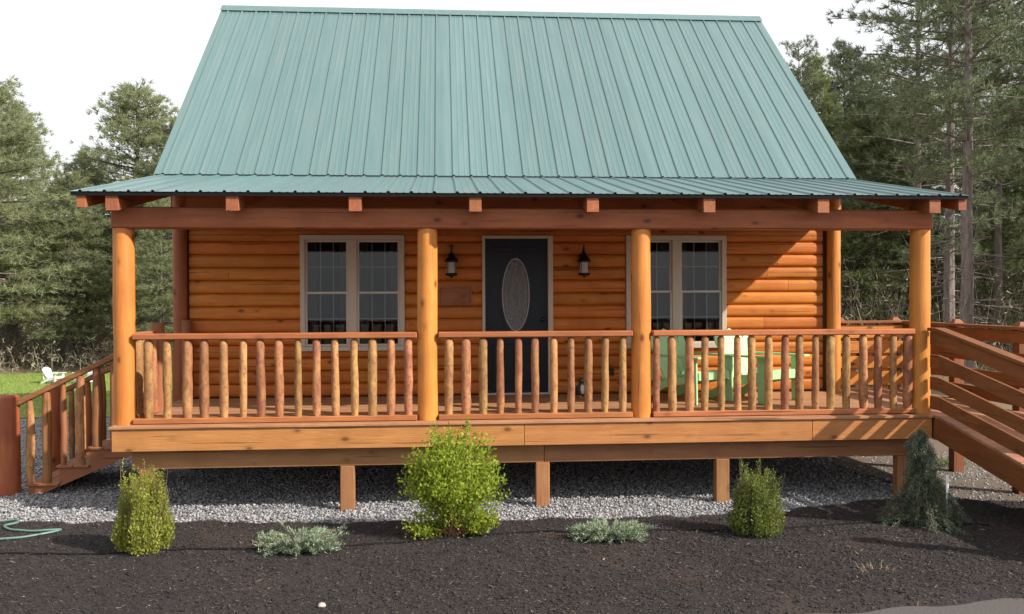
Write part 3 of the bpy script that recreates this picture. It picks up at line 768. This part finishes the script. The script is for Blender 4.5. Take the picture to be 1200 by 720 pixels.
adirondack('lawn_chair', (-10.95, 12.3, .01), R(75), WHITE, 'far white slatted chair on the lawn, the left of the pair above the stair handrail', 'white lawn chairs')
adirondack('lawn_chair', (-10.2, 12.3, .01), R(-50), WHITE, 'far white slatted chair on the lawn, the right of the pair, half behind the handrail', 'white lawn chairs')

BLACK = plain('lantern_metal', (.012, .011, .011), .45, .4)
LGL = N('lantern_glass'); LGL.principled((.42, .38, .34), .25, spec=.6); LGL = LGL.m
def lantern(x, label):
    t = empty('wall_lantern', (x, -.06, 1.72 + H), 0, label, 'lantern', 'black porch lanterns')
    b = lambda m, n, mt=BLACK, sm=True: m.build(n, mt, t, sm)
    b(MB().box(-.045, .045, -.012, .012, -.06, .12), 'backplate', sm=False)
    pts = [(0, -.01, .05)] + [(0, -.075 - .065*math.sin(a), .13 + .065*math.cos(a)*-1) for a in [R(q) for q in range(-60, 240, 30)]]
    b(MB().tube([(0, -.005, .08), (0, -.05, .16), (0, -.09, .195), (0, -.125, .18), (0, -.125, .13)], .011, 8), 'arm')
    b(MB().tube([(.0, -.105 + .03*math.cos(a), .20 + .03*math.sin(a)) for a in [R(q) for q in range(0, 361, 45)]], .006, 6), 'scroll')
    b(MB().lathe([(.012, .135), (.02, .12), (.03, .10), (.075, .045), (.088, .02), (.088, .005)], 16, (0, -.125, 0)), 'hood')
    b(MB().lathe([(.052, .003), (.058, -.06), (.064, -.135)], 16, (0, -.125, 0)), 'glass', LGL)
    b(MB().lathe([(.07, -.137), (.078, -.15), (.074, -.165), (.02, -.18), (.008, -.2)], 16, (0, -.125, 0)), 'base')
    for k in range(4):
        a = R(45 + 90*k); b(MB().tube([(.062*math.cos(a), -.125 + .062*math.sin(a), .004), (.071*math.cos(a), -.125 + .071*math.sin(a), -.138)], .004, 5), 'cage_bar')
lantern(-.835, 'black wall lantern left of the dark front door, above the wooden plaque')
lantern(.88, 'black wall lantern between the dark front door and right-hand window')
pl = empty('wall_plaque', (-.79, -.065, 1.29 + H), 0, 'small weathered wooden plaque on the log wall under the left lantern', 'plaque')
bd = MB().box(-.195, .195, -.012, .012, -.105, .105).build('board', wood('plaque_wood', (.40, .165, .075), (.28, .10, .05), 'X', .3, .7, .1), pl, bevel=.005)
m = MB()
for (x0, x1, z0, z1) in ((-.2, .2, .106, .122), (-.2, .2, -.122, -.106), (-.216, -.196, -.122, .122), (.196, .216, -.122, .122)): m.box(x0, x1, -.018, .012, z0, z1)
m.build('frame', wood('plaque_frame', (.42, .17, .075), (.30, .10, .05), 'X', 0, .7, .1), pl)

# small standing bird ornament on the deck
orn = empty('garden_ornament', (.80, -.42, H), R(20), 'small dark and white bird-shaped ornament standing on the porch boards right of the door', 'ornament')
DK = plain('ornament_dark', (.03, .03, .035), .5, var=.2); WT = plain('ornament_white', (.68, .66, .62), .5)
body = MB().lathe([(.02, .012), (.05, .03), (.06, .08), (.052, .13), (.034, .165), (.028, .18), (.036, .2), (.036, .22), (.022, .238), (.004, .245)], 14).build('body', DK, orn, True)
MB().lathe([(.004, .03), (.03, .05), (.038, .09), (.03, .14), (.006, .165)], 12, (0, -.03, 0)).build('breast', WT, orn, True)
MB().tube([(0, -.03, .213), (0, -.065, .207)], [.012, .002], 8).build('beak', plain('ornament_beak', (.5, .3, .08), .5), orn, True)
for s_ in (-1, 1):
    MB().tube([(s_*.05, .005, .15), (s_*.066, .01, .10), (s_*.06, .02, .05)], [.008, .018, .006], 8).build('wing', DK, orn, True)
    MB().tube([(s_*.025, .0, .012), (s_*.028, -.05, .008)], [.012, .014], 8).build('foot', MATS['ornament_beak'], orn, True)

for o in COL.objects:
    if o.name.startswith('lawn_chair'): o.scale = (.5, .5, .5)          # ordinary chairs shrunk to look right in the view

# ================================================================== PLANTS
def blades(P, D, L, W, rs, quad=False, fold=.0):
    """thin leaves: base P, unit direction D, length L, width W -> verts, faces (tri) or rhombus quads"""
    n = len(P); r = rs.normal(size=(n, 3)); s_ = np.cross(D, r); s_ /= np.linalg.norm(s_, axis=1)[:, None] + 1e-9
    W = W[:, None]; L = L[:, None]
    if not quad:
        V = np.stack([P - s_*W*.5, P + s_*W*.5, P + D*L], 1); F = np.arange(n*3).reshape(n, 3)
    else:
        nn = np.cross(D, s_)
        V = np.stack([P, P + D*L*.45 + s_*W*.5 + nn*W*fold, P + D*L, P + D*L*.45 - s_*W*.5 + nn*W*fold], 1); F = np.arange(n*4).reshape(n, 4)
    return V.reshape(-1, 3), F
def unit(a): return a/(np.linalg.norm(a, axis=-1, keepdims=True) + 1e-9)
TWIG = bark_mat('shrub_stem', (.12, .075, .05), (.20, .13, .09))

def boxwood(loc, w_, h_, sprigs, seed, mat, label):
    """many upright shoots, each clothed in small leaves to its pointed tip"""
    rs = np.random.RandomState(seed); t = empty('upright_shrub', loc, 0, label, 'shrub', 'two upright shrubs in the mulch bed')
    st_ = MB(); P, D, L, W = [], [], [], []
    shoots = [(x_, y_, z_, .022) for (x_, y_, z_) in sprigs]
    for i in range(175):
        a = rs.uniform(0, 6.28); rr = math.sqrt(rs.uniform(0, 1)); top = h_*(1 - .24*rr**3.2)*rs.uniform(.72, 1.06)
        if rr > .45 and math.sin(a*4 + seed) > .80: continue
        top *= 1 + .10*math.sin(a*3 + seed*2)*rr
        shoots.append((w_*.46*rr*math.cos(a), w_*.46*rr*math.sin(a), top, .036))
    for i, (tx, ty, top, th) in enumerate(shoots):
        lx, ly = rs.normal(0, .012), rs.normal(0, .012); nl = int(top*190*th/.036)
        for k in range(nl):
            u = rs.uniform(0, 1)**.85; flare = .84 + .20*math.sin(min(1, u*1.5)*3.14)
            c = np.array([tx*flare + lx*u, ty*flare + ly*u, .01 + (top - .01)*u])
            a = rs.uniform(0, 6.28); r_ = th*(1 - .72*max(0, u - .55)/.45)*rs.uniform(.3, 1); o_ = np.array([math.cos(a), math.sin(a), 0])
            P.append(c + o_*r_*.6); D.append(unit(o_*.7 + np.array([rs.normal(0, .25), rs.normal(0, .25), .9])))
            l_ = rs.uniform(.016, .032)*(1.1 - .35*u); L.append(l_); W.append(l_*.52)
        if i % 6 == 0 or i < len(sprigs): st_.tube([(tx*.2, ty*.2, 0), (tx*.8, ty*.8, top*.4), (tx + lx, ty + ly, top)], [.005, .004, .0015], 4, False)
    V, F = blades(np.array(P), np.array(D), np.array(L), np.array(W), rs, True, .15)
    place('leaves', arrays_mesh('leaves', V, F, mat), t); place('stems', st_.mesh('stems', TWIG, fix=False), t)
boxwood((-3.50, -3.90, .045), .50, .68, [(-.21, 0, .80), (-.13, .05, .74), (-.17, -.1, .68), (.02, -.02, .80), (.20, 0, .70), (-.07, .08, .72), (.1, .02, .74)], 3,
        leaf_mat('yellow_green_leaf', (.20, .225, .04), (.34, .37, .065), (.47, .48, .11), .45, 0, 5), 'yellow-green upright shrub at the left end of the bed, in front of the stairs')
boxwood((1.87, -3.82, .045), .52, .58, [(-.17, 0, .66), (-.14, .04, .70), (-.1, .0, .66), (.06, 0, .68), (.03, .02, .66), (.14, .02, .58), (.24, 0, .56), (-.2, 0, .55)], 4,
        leaf_mat('dark_green_leaf', (.09, .125, .028), (.17, .215, .045), (.31, .34, .08), .4, 0, 5), 'dark green upright shrub with pointed sprigs right of the third support post')

def bush(loc, label):
    rs = np.random.RandomState(9); t = empty('leafy_bush', loc, 0, label, 'bush'); st_ = MB(); P, D, L, W = [], [], [], []
    def spray(tip, base, nl, spread, lo=.35):
        mid = (base + tip)/2 + rs.normal(0, .03, 3) + np.array([0, 0, .03])
        st_.tube([tuple(base), tuple(mid), tuple(tip)], [.0045, .003, .0012], 5, False)
        for k in range(nl):
            u = lo + (1 - lo)*rs.uniform(0, 1)**.8
            p = (1-u)**2*base + 2*u*(1-u)*mid + u*u*tip + rs.normal(0, spread, 3)
            d = unit(rs.normal(size=3) + np.array([0, 0, .5]) + unit(tip - base)*.5); P.append(p); D.append(d); l_ = rs.uniform(.024, .046); L.append(l_); W.append(l_*.5)
    for i in range(105):
        a = rs.uniform(0, 6.28); rr = math.sqrt(rs.uniform(0, 1)); z = .99 - .44*rr**3 - rs.uniform(0, .20)
        tip = np.array([.47*rr*math.cos(a), .38*rr*math.sin(a), z]); spray(tip, np.array([rs.normal(0, .03), rs.normal(0, .03), .0]), 112, .038, .26)
    for (x, y, z) in ((.13, -.02, 1.07), (.15, .03, 1.02), (-.20, 0, 1.0), (-.05, .05, .98), (.3, 0, .90), (-.36, 0, .80), (.42, .05, .62), (.44, -.05, .52), (.38, .0, .46), (-.43, 0, .72)):
        spray(np.array([x, y, z]), np.array([x*.3, y, z*.4]), 70, .022, .3)
    for i in range(34):                                   # low suckers left and right of the stem
        sg = -1 if i < 15 else 1; x = sg*rs.uniform(.14, .44); z = rs.uniform(.06, .27) if sg > 0 else rs.uniform(.05, .20)
        spray(np.array([x, rs.uniform(-.22, .12), z]), np.array([0, 0, .02]), 52, .026, .45)
    V, F = blades(np.array(P), np.array(D), np.array(L), np.array(W), rs, True, .12)
    place('leaves', arrays_mesh('leaves', V, F, leaf_mat('lime_leaf', (.19, .27, .022), (.33, .43, .040), (.46, .53, .085), .5, 0, 4)), t)
    place('stems', st_.mesh('stems', bark_mat('bush_stem', (.20, .09, .06), (.28, .16, .10)), fix=False), t)
bush((-.86, -3.64, .04), 'bright lime green leafy bush in the middle of the mulch bed')

def juniper(loc, w_, h_, seed, label):
    rs = np.random.RandomState(seed); t = empty('low_juniper', loc, 0, label, 'shrub', 'low silvery ground-cover shrubs'); st_ = MB(); P, D, L, W = [], [], [], []
    for i in range(130):
        a = rs.uniform(0, 6.28); l0 = rs.uniform(.4, 1)*w_*.5; el = rs.uniform(.02, 1)*h_
        if i < 6: l0 *= 1.2; el = h_*rs.uniform(.9, 1.4)
        tip = np.array([math.cos(a)*l0, math.sin(a)*l0*.65, el + .02]); mid = tip*.55 + np.array([0, 0, .05])
        st_.tube([(0, 0, 0), tuple(mid), tuple(tip)], [.004, .003, .001], 4, False)
        for k in range(85):
            u = rs.uniform(.25, 1); p = 2*u*(1-u)*mid + u*u*tip; d = unit(unit(tip)*.8 + rs.normal(0, .55, 3) + np.array([0, 0, .35]))
            P.append(p + rs.normal(0, .008, 3)); D.append(d); L.append(rs.uniform(.018, .04)); W.append(rs.uniform(.006, .011))
    V, F = blades(np.array(P), np.array(D), np.array(L), np.array(W), rs)
    place('needles', arrays_mesh('needles', V, F, leaf_mat('silver_needle', (.16, .22, .14), (.27, .34, .22), (.40, .46, .33), .2, .08, 6)), t); place('stems', st_.mesh('stems', TWIG, fix=False), t)
juniper((-2.17, -4.05, .045), .78, .15, 13, 'low silvery juniper left of the lime green bush')
juniper((.53, -3.88, .045), .78, .11, 14, 'low silvery juniper right of the lime green bush')

def weeping_spruce(loc):
    rs = np.random.RandomState(19); t = empty('weeping_spruce', loc, 0, 'small dark weeping conifer with a bent tip in front of the ramp', 'conifer'); st_ = MB(); P, D, L, W = [], [], [], []
    lead = [(0, 0, 0), (.02, 0, .35), (-.02, 0, .66), (-.06, 0, .82), (-.045, -.01, .885), (-.005, -.02, .87), (.02, -.03, .82)]
    st_.tube(lead, [.02, .016, .010, .007, .005, .004, .003], 6, False)
    LN = np.array(lead)
    def along(z): return np.array([np.interp(z, [0, .35, .66, .82], [0, .02, -.02, -.06]), 0, z])
    def needles(pts, n, thick):
        for k in range(n):
            u = rs.uniform(0, len(pts) - 1.001); i = int(u); p = pts[i]*(1 - (u - i)) + pts[i+1]*(u - i); ax = unit(pts[i+1] - pts[i])
            d = unit(rs.normal(size=3) + ax*.9); P.append(p + rs.normal(0, thick, 3)); D.append(d); L.append(rs.uniform(.016, .034)); W.append(rs.uniform(.006, .009))
    needles([np.array(q) for q in lead[2:]], 500, .008)
    for i in range(230):
        z = .06 + .76*rs.uniform(0, 1)**1.35; a = rs.uniform(0, 6.28); b = along(z)
        ln = (.10 + .34*(1 - z/.50)**.8)*rs.uniform(.65, 1.1) if z < .42 else (.11 + .07*(1 - z/.85))*rs.uniform(.5, 1.15)
        dirn = np.array([math.cos(a), math.sin(a), 0]); ln *= 1 + .35*math.sin(a*4 + z*14)
        p1 = b + dirn*ln*.6 + np.array([0, 0, .03]); p2 = b + dirn*ln + np.array([0, 0, -ln*rs.uniform(.35, .9)]); p2[2] = max(.015, p2[2])
        st_.tube([tuple(b), tuple(p1), tuple(p2)], [.004, .003, .001], 4, False); needles([b, p1, p2], 190, .014)
    V, F = blades(np.array(P), np.array(D), np.array(L), np.array(W), rs)
    place('needles', arrays_mesh('needles', V, F, leaf_mat('blue_green_needle', (.075, .10, .065), (.13, .165, .105), (.20, .235, .16), .25, 0, 6)), t)
    place('stems', st_.mesh('stems', TWIG, fix=False), t)
weeping_spruce((3.57, -3.60, .04))
tg = empty('plant_tag', (3.70, -3.78, .045), R(10), 'white plastic tag sticking up at the small weeping conifer', 'tag')
MB().box(-.014, .014, -.0015, .0015, .28, .50).build('label_strip', plain('tag_white', (.8, .8, .8), .5), tg); MB().tube([(0, 0, 0), (0, .004, .2), (0, .003, .3)], .003, 6).build('stake', plain('tag_stake', (.5, .5, .5), .5), tg)

# hoses
def curve_pts(ctrl, n=10):
    out = []; c = [Vector(p) for p in ctrl]; c = [c[0]*2 - c[1]] + c + [c[-1]*2 - c[-2]]
    for i in range(1, len(c) - 2):
        for k in range(n):
            t = k/n; a, b, d, e = c[i-1], c[i], c[i+1], c[i+2]
            out.append(.5*((2*b) + (d - a)*t + (2*a - 5*b + 4*d - e)*t*t + (3*b - a - 3*d + e)*t**3))
    out.append(c[-2]); return out
def hose(name, ctrl, r, mat, label, cat, r_bury=0):
    pts = curve_pts(ctrl)
    for p in pts:
        if r_bury == 0: p.x -= .5
        p.z = max(.022, float(mulch_z(np.array([p.x]), np.array([p.y]))[0]) + (.006 if r_bury == 0 else -r_bury*(.4 + .6*math.sin(p.x*4.3)**2)) if p.y < bed_edge(np.array([p.x]))[0] + .03 else .022) + r
    return tag(MB().tube(pts, r, 8).build(name, mat, None, True), label, cat)
hose('garden_hose', [(-5.75, -2.15, 0), (-5.35, -2.25, 0), (-5.12, -2.45, 0), (-5.02, -2.62, 0), (-4.82, -2.72, 0), (-4.60, -2.74, 0), (-4.50, -2.86, 0), (-4.56, -3.0, 0), (-4.42, -3.14, 0), (-4.15, -3.2, 0), (-3.98, -3.17, 0), (-4.12, -3.34, 0), (-4.4, -3.45, 0), (-4.9, -3.43, 0), (-5.6, -3.6, 0)],
     .010, plain('hose_teal', (.10, .19, .165), .5), 'kinked teal garden hose lying on gravel and mulch at far left', 'hose')
hose('drip_line', [(-5.6, -3.98, 0), (-4.6, -3.9, 0), (-3.6, -3.98, 0), (-2.9, -3.92, 0), (-2.1, -3.98, 0), (-1.5, -3.9, 0), (-.8, -3.72, 0), (-.1, -3.6, 0), (.4, -3.7, 0), (1.1, -3.66, 0), (1.8, -3.74, 0), (2.4, -3.66, 0), (3.0, -3.60, 0), (3.6, -3.62, 0), (4.1, -3.8, 0)],
     .010, plain('drip_black', (.010, .010, .010), .8, spec=.1), 'thin black irrigation line running along the mulch bed between the shrubs', 'pipe', .005)
rk = MB(); rr = random.Random(5); rk.lathe([(.012, 0), (.03, .008), (.036, .024), (.026, .042), (.008, .05)], 9); rk.v = [(a*.8 + rr.uniform(-.003, .003), b*.7 + rr.uniform(-.003, .003), c_*.8) for a, b, c_ in rk.v]
tag(rk.build('pale_stone', plain('pale_stone', (.36, .32, .27), .8, var=.2), None, True), 'small pale stone at the front of the mulch, bottom left of centre', 'stone').location = (-1.80, -5.46, .072)
# dry weed tuft by the driveway edge
def tuft(name, loc, n, r_, h_, cols, seed, label, cat, group=None):
    rs = np.random.RandomState(seed); a = rs.uniform(0, 6.28, n); rad = r_*np.sqrt(rs.uniform(0, 1, n))
    P = np.stack([rad*np.cos(a), rad*np.sin(a), np.zeros(n)], -1); D = unit(np.stack([np.cos(a)*.8 + rs.normal(0, .4, n), np.sin(a)*.8 + rs.normal(0, .4, n), .5 + rs.uniform(0, .8, n)], -1))
    V, F = blades(P, D, h_*rs.uniform(.4, 1, n), .007*np.ones(n), rs)
    o = place(name, arrays_mesh(name, V, F, island_mat(name + str(seed), cols)), None, loc); return tag(o, label, cat, group)
tuft('dry_weed', (2.42, -5.0, .05), 70, .14, .09, [(0, (.12, .09, .05)), (.6, (.28, .2, .12)), (1, (.12, .14, .05))], 31, 'dry tan weed clump in the mulch near the driveway edge', 'weed')
tuft('green_weed', (5.55, -.6, .02), 260, .2, .16, [(0, (.05, .08, .02)), (1, (.14, .18, .05))], 32, 'green weeds growing in the gravel behind the ramp post', 'weed')
tuft('green_weed', (4.7, .9, .02), 260, .22, .2, [(0, (.05, .08, .02)), (1, (.14, .18, .05))], 33, 'green weeds at the gravel edge seen under the right end of the deck', 'weed')

# grass on the far lawn
n = 26000; x = rs.uniform(-20, -6, n); y = 5.7 + 9.6*rs.uniform(0, 1, n)**.9
P = np.stack([x, y, np.full(n, .02)], -1); D = unit(np.stack([rs.normal(0, .5, n), rs.normal(0, .5, n), np.ones(n)], -1))
V, F = blades(P, D, rs.uniform(.03, .075, n), .014*np.ones(n), rs)
tag(place('lawn_grass', arrays_mesh('lawn_grass', V, F, island_mat('grass_blade', [(0, (.10, .17, .02)), (.7, (.19, .28, .05)), (1, (.28, .30, .10))]))), 'short green grass on the lawn beyond the stairs', 'grass', kind='stuff')

# ================================================================== TREES
def pine_meshes(name, seed, h, z0f, rmax, prof, whorl, per, rise_, droop, tufts, blade_l, blade_w, leafm, barkm, flat=.35, nbl=11, trunk_r=.16, dead=0):
    rs = np.random.RandomState(seed); tr = MB()
    zs = np.linspace(0, h, 12); wob = rs.normal(0, .035, (12, 2)).cumsum(0)*.5; wob[0] = 0
    tr.tube([(wob[i, 0], wob[i, 1], zs[i]) for i in range(12)], [trunk_r*(1.15 if i == 0 else 1)*(1 - .93*(zs[i]/h)) for i in range(12)], 8, False)
    ax = lambda z: np.array([np.interp(z, zs, wob[:, 0]), np.interp(z, zs, wob[:, 1]), z])
    C_, Dr = [], []
    z = z0f*h
    while z < h*.985:
        u = (z - z0f*h)/(h*(1 - z0f)); Rz = rmax*prof(u)
        a0 = rs.uniform(0, 6.28)
        for k in range(per):
            if rs.uniform() < .14: continue
            a = a0 + 6.283*k/per + rs.normal(0, .28); l_ = Rz*rs.uniform(.55, 1.15) + .12
            el = rise_ + (.9 - rise_)*max(0, u - .55)*1.3 + rs.normal(0, .09)
            d = np.array([math.cos(a)*math.cos(el), math.sin(a)*math.cos(el), math.sin(el)])
            b = ax(z + rs.normal(0, .06)); m_ = b + d*l_*.55; e = b + d*l_ + np.array([0, 0, -droop*l_ + .10*l_])
            tr.tube([tuple(b), tuple(m_), tuple(e)], [.012 + .012*l_, .008 + .006*l_, .004], 4, False)
            nt_ = int(tufts*(l_**1.25)) + 3
            uu = .14 + .86*rs.uniform(0, 1, nt_)**.75
            cen = ((1-uu)**2)[:, None]*b + (2*uu*(1-uu))[:, None]*m_ + (uu**2)[:, None]*e
            side = np.array([-math.sin(a), math.cos(a), 0]); lat = rs.normal(0, 1, nt_)*flat*l_*np.sin(np.clip(uu, 0, 1)*2.6)*.75
            cen = cen + side[None]*lat[:, None] + rs.normal(0, .05, (nt_, 3)) + np.array([0, 0, 1])[None]*(rs.uniform(-.02, .13, nt_))[:, None]
            C_.append(cen); Dr.append(unit(d[None] + side[None]*(lat/(l_ + .01))[:, None]*1.5 + np.array([0, 0, .45])[None]))
        z += whorl*rs.uniform(.75, 1.2)*(1 - .35*u)
    for k in range(dead):
        zz = rs.uniform(.06, z0f + .1)*h; a = rs.uniform(0, 6.28); l_ = rs.uniform(.4, 1.5); b = ax(zz); e = b + np.array([math.cos(a)*l_, math.sin(a)*l_, rs.uniform(-.25, .2)*l_])
        mm = (b + e)/2 + rs.normal(0, .05, 3); tr.tube([tuple(b), tuple(mm), tuple(e)], [.018, .011, .004], 4, False)
        for q in range(2):
            e2 = e + rs.normal(0, .25, 3); tr.tube([tuple(mm), tuple(e2)], [.008, .003], 3, False)
    C_ = np.concatenate(C_); Dr = np.concatenate(Dr); n = len(C_)
    P = np.repeat(C_, nbl, 0) + rs.normal(0, .02, (n*nbl, 3)); D = unit(np.repeat(Dr, nbl, 0)*.75 + rs.normal(0, .62, (n*nbl, 3)))
    V, F = blades(P, D, blade_l*rs.uniform(.6, 1.15, n*nbl), blade_w*rs.uniform(.7, 1.3, n*nbl), rs)
    return tr.mesh(name + '_trunk', barkm, True, fix=False), arrays_mesh(name + '_crown', V, F, leafm)
L_PINE = leaf_mat('white_pine_needle', (.205, .235, .125), (.33, .36, .195), (.44, .47, .275), .58, .10, .9)  # left-hand needles coloured paler to stand in for haze and glare
D_PINE = leaf_mat('red_pine_needle', (.11, .14, .08), (.19, .225, .125), (.28, .31, .18), .52, .15, .9)
BARK = bark_mat('grey_bark', (.05, .042, .038), (.17, .15, .135)); BARK2 = bark_mat('pine_bark', (.10, .085, .08), (.30, .26, .24))
cone = lambda u: (1 - u)**.62*(.55 + .45*min(1, u*5)) + .10
soft = lambda u: (1 - u**1.5)**.75*(.6 + .4*min(1, u*4)) + .10
full = lambda u: max(.08, math.sin(min(1, u*.9 + .22)*math.pi)**.7)*(1 - .25*u)
tall = lambda u: .35 + .65*math.sin(min(1, .15 + u*.85)*math.pi)
PROTO = {
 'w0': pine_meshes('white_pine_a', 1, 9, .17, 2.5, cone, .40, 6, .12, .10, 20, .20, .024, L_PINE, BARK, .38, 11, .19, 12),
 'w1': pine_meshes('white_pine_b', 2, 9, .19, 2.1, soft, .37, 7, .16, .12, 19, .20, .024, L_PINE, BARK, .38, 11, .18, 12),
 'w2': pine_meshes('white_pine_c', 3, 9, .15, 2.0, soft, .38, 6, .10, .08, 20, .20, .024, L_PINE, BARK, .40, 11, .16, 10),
 'r0': pine_meshes('red_pine_a', 4, 14, .34, 2.3, tall, .66, 5, .20, .18, 11, .22, .024, D_PINE, BARK2, .30, 12, .155, 34),
 'r1': pine_meshes('red_pine_b', 5, 14, .22, 2.1, tall, .62, 5, .12, .14, 12, .22, .024, D_PINE, BARK2, .32, 12, .17, 30),
 's0': pine_meshes('spruce_a', 6, 10, .06, 1.9, cone, .34, 7, -.05, .15, 26, .15, .020, D_PINE, BARK, .34, 11, .15, 8),
 's1': pine_meshes('spruce_b', 7, 9, .08, 1.7, cone, .36, 7, .02, .12, 26, .16, .022, leaf_mat('olive_needle', (.13, .165, .07), (.22, .255, .105), (.32, .355, .16), .5, .12, .9), BARK, .36, 11, .14, 8),
}
PH = {'w0': 9, 'w1': 9, 'w2': 9, 'r0': 14, 'r1': 14, 's0': 10, 's1': 9}
def tree(kind, x, y, h, rot, label, group, wide=1.0):
    nm = {'w': 'white_pine', 'r': 'red_pine', 's': 'spruce_tree'}[kind[0]]
    zg = float(terrain_z(np.array([x]), np.array([y]))[0]) - .05
    t = empty(nm, (x, y, zg), rot, label, 'tree', group); s_ = h/PH[kind]
    a, b = PROTO[kind]
    place('trunk', a, t, (0, 0, 0), None, (s_*wide, s_*wide, s_)); place('crown', b, t, (0, 0, 0), None, (s_*wide, s_*wide, s_))
LG, RG = 'pines beyond the lawn on the left', 'pines of the wood on the right'
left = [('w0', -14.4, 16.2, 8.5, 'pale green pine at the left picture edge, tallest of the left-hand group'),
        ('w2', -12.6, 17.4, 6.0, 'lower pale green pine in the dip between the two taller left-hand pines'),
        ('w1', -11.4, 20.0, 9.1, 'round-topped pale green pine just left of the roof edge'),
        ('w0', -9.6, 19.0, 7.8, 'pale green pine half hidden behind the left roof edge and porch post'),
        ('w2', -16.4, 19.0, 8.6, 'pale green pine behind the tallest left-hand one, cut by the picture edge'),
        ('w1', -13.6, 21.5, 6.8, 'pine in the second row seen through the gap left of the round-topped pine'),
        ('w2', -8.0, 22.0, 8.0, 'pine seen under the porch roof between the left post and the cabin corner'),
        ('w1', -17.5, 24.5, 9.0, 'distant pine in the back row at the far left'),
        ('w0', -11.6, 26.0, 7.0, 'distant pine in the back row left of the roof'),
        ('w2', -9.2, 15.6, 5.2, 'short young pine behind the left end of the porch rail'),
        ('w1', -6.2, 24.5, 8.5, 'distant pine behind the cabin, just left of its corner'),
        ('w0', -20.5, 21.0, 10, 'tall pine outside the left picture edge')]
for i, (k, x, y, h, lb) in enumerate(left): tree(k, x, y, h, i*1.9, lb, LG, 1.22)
right = [('r0', 12.25, 10.0, 15.5, 'tall pine with pale bare trunk right of the porch roof', 1.0),
         ('r1', 13.1, 12.2, 15.5, 'slender tall pine close behind the pale-trunked pine', .9),
         ('r0', 13.7, 15.0, 14.5, 'tall open-branched pine left of the pale-trunked pine, its boughs over the gap by the roof', 1.05),
         ('r1', 14.2, 8.6, 13.0, 'dark pine at the right picture edge, nearest of the wood', 1.1),
         ('s0', 13.6, 6.6, 7.5, 'dense dark green spruce at the right picture edge beyond the ramp', 1.1),
         ('s1', 13.1, 21.5, 10.8, 'olive green spruce with thin top beside the right roof slope', .85),
         ('s0', 14.6, 22.0, 11.6, 'dark spruce with pointed top next to the olive green one', .9),
         ('s1', 13.3, 17.2, 8.6, 'bushy olive spruce behind the right end of the porch roof', 1.15),
         ('s0', 10.6, 18.6, 8.0, 'spruce seen under the porch roof right of the cabin corner', 1.05),
         ('r1', 10.2, 22.5, 10.5, 'slim pine trunk seen between cabin corner and right porch post', .85),
         ('r1', 11.6, 19.2, 11.0, 'slim pine just left of the right porch post', .85),
         ('r0', 16.6, 15.5, 14.5, 'tall pine far back at the right picture edge', .95),
         ('s1', 15.2, 18.5, 9.5, 'olive spruce far back behind the pale-trunked pine', 1.1),
         ('s0', 16.9, 12.0, 6.8, 'dark spruce in the shade behind the right-edge pine', 1.1),
         ('s0', 8.6, 24.5, 9.0, 'distant spruce behind the right corner of the cabin', 1.1),
         ('s1', 12.2, 26.0, 10.0, 'distant olive spruce in the back row behind the porch end', 1.2),
         ('s0', 17.0, 25.0, 11.5, 'distant dark spruce in the back row on the right', 1.2),
         ('r1', 18.6, 20.0, 14.5, 'tall thin pine of the back row at the far right', 1.0),
         ('r0', 20.5, 13.0, 14.5, 'tall pine outside the right picture edge', 1.0)]
back = [('s1', 9.4, 27.5), ('s0', 11.0, 30.0), ('s1', 13.4, 29.0), ('s0', 15.2, 27.5), ('s1', 17.2, 29.5), ('s0', 19.0, 26.5), ('s1', 20.6, 22.5), ('s0', 21.5, 29.0), ('s1', 18.6, 16.5), ('s0', 15.9, 24.6), ('s1', 12.4, 23.6), ('s0', 23.5, 25.0), ('s1', 23.0, 18.0), ('s0', 9.0, 32.0)]
for i, (k, x, y) in enumerate(back):
    tree(k, x, y, 8.3 + 1.9*((i*37) % 10)/10, i*1.3, 'conifer in the dense back rows of the wood right of the cabin', 'conifers in the back rows on the right', 1.25)
for i, (k, x, y, h, lb, wd) in enumerate(right): tree(k, x, y, h, i*2.3 + .4, lb, RG, wd)

# ================================================================== UNDERGROWTH in the wood (one mass)
rs = np.random.RandomState(77); n = 6400
x = np.concatenate([rs.uniform(-30, -4, n//2), rs.uniform(7.5, 26, n//2)]); y = np.where(x < 0, 15.6 + 14*rs.uniform(0, 1, n), 11 + 18*rs.uniform(0, 1, n)**.8)
z = terrain_z(x, y); hh = rs.uniform(.3, 1.0, n)*np.where(x < 0, 1.2, 3.4); lean = rs.normal(0, .28, (n, 2))
k = 15; u = rs.uniform(.1, 1, (n, k)); base = np.stack([x, y, z], -1)
cen = base[:, None, :] + np.stack([lean[:, :1]*u*hh[:, None], lean[:, 1:]*u*hh[:, None], u*hh[:, None]], -1) + rs.normal(0, .12, (n, k, 3))
Dd = unit(rs.normal(size=(n*k, 3)) + np.array([0, 0, .4])); V1, F1 = blades(cen.reshape(-1, 3), Dd, rs.uniform(.08, .26, n*k), rs.uniform(.02, .05, n*k), rs)
V2, F2 = blades(base, unit(np.concatenate([lean, np.ones((n, 1))], 1)), hh*1.1, .03*np.ones(n), rs)
V = np.concatenate([V1, V2]); F = np.concatenate([F1, F2 + len(V1)])
tag(place('undergrowth', arrays_mesh('undergrowth', V, F, island_mat('undergrowth', [(0, (.12, .10, .08)), (.45, (.24, .20, .16)), (.75, (.19, .20, .11)), (1, (.30, .28, .21))]))), 'tangled brown and green undergrowth between the tree trunks', 'undergrowth', kind='stuff')
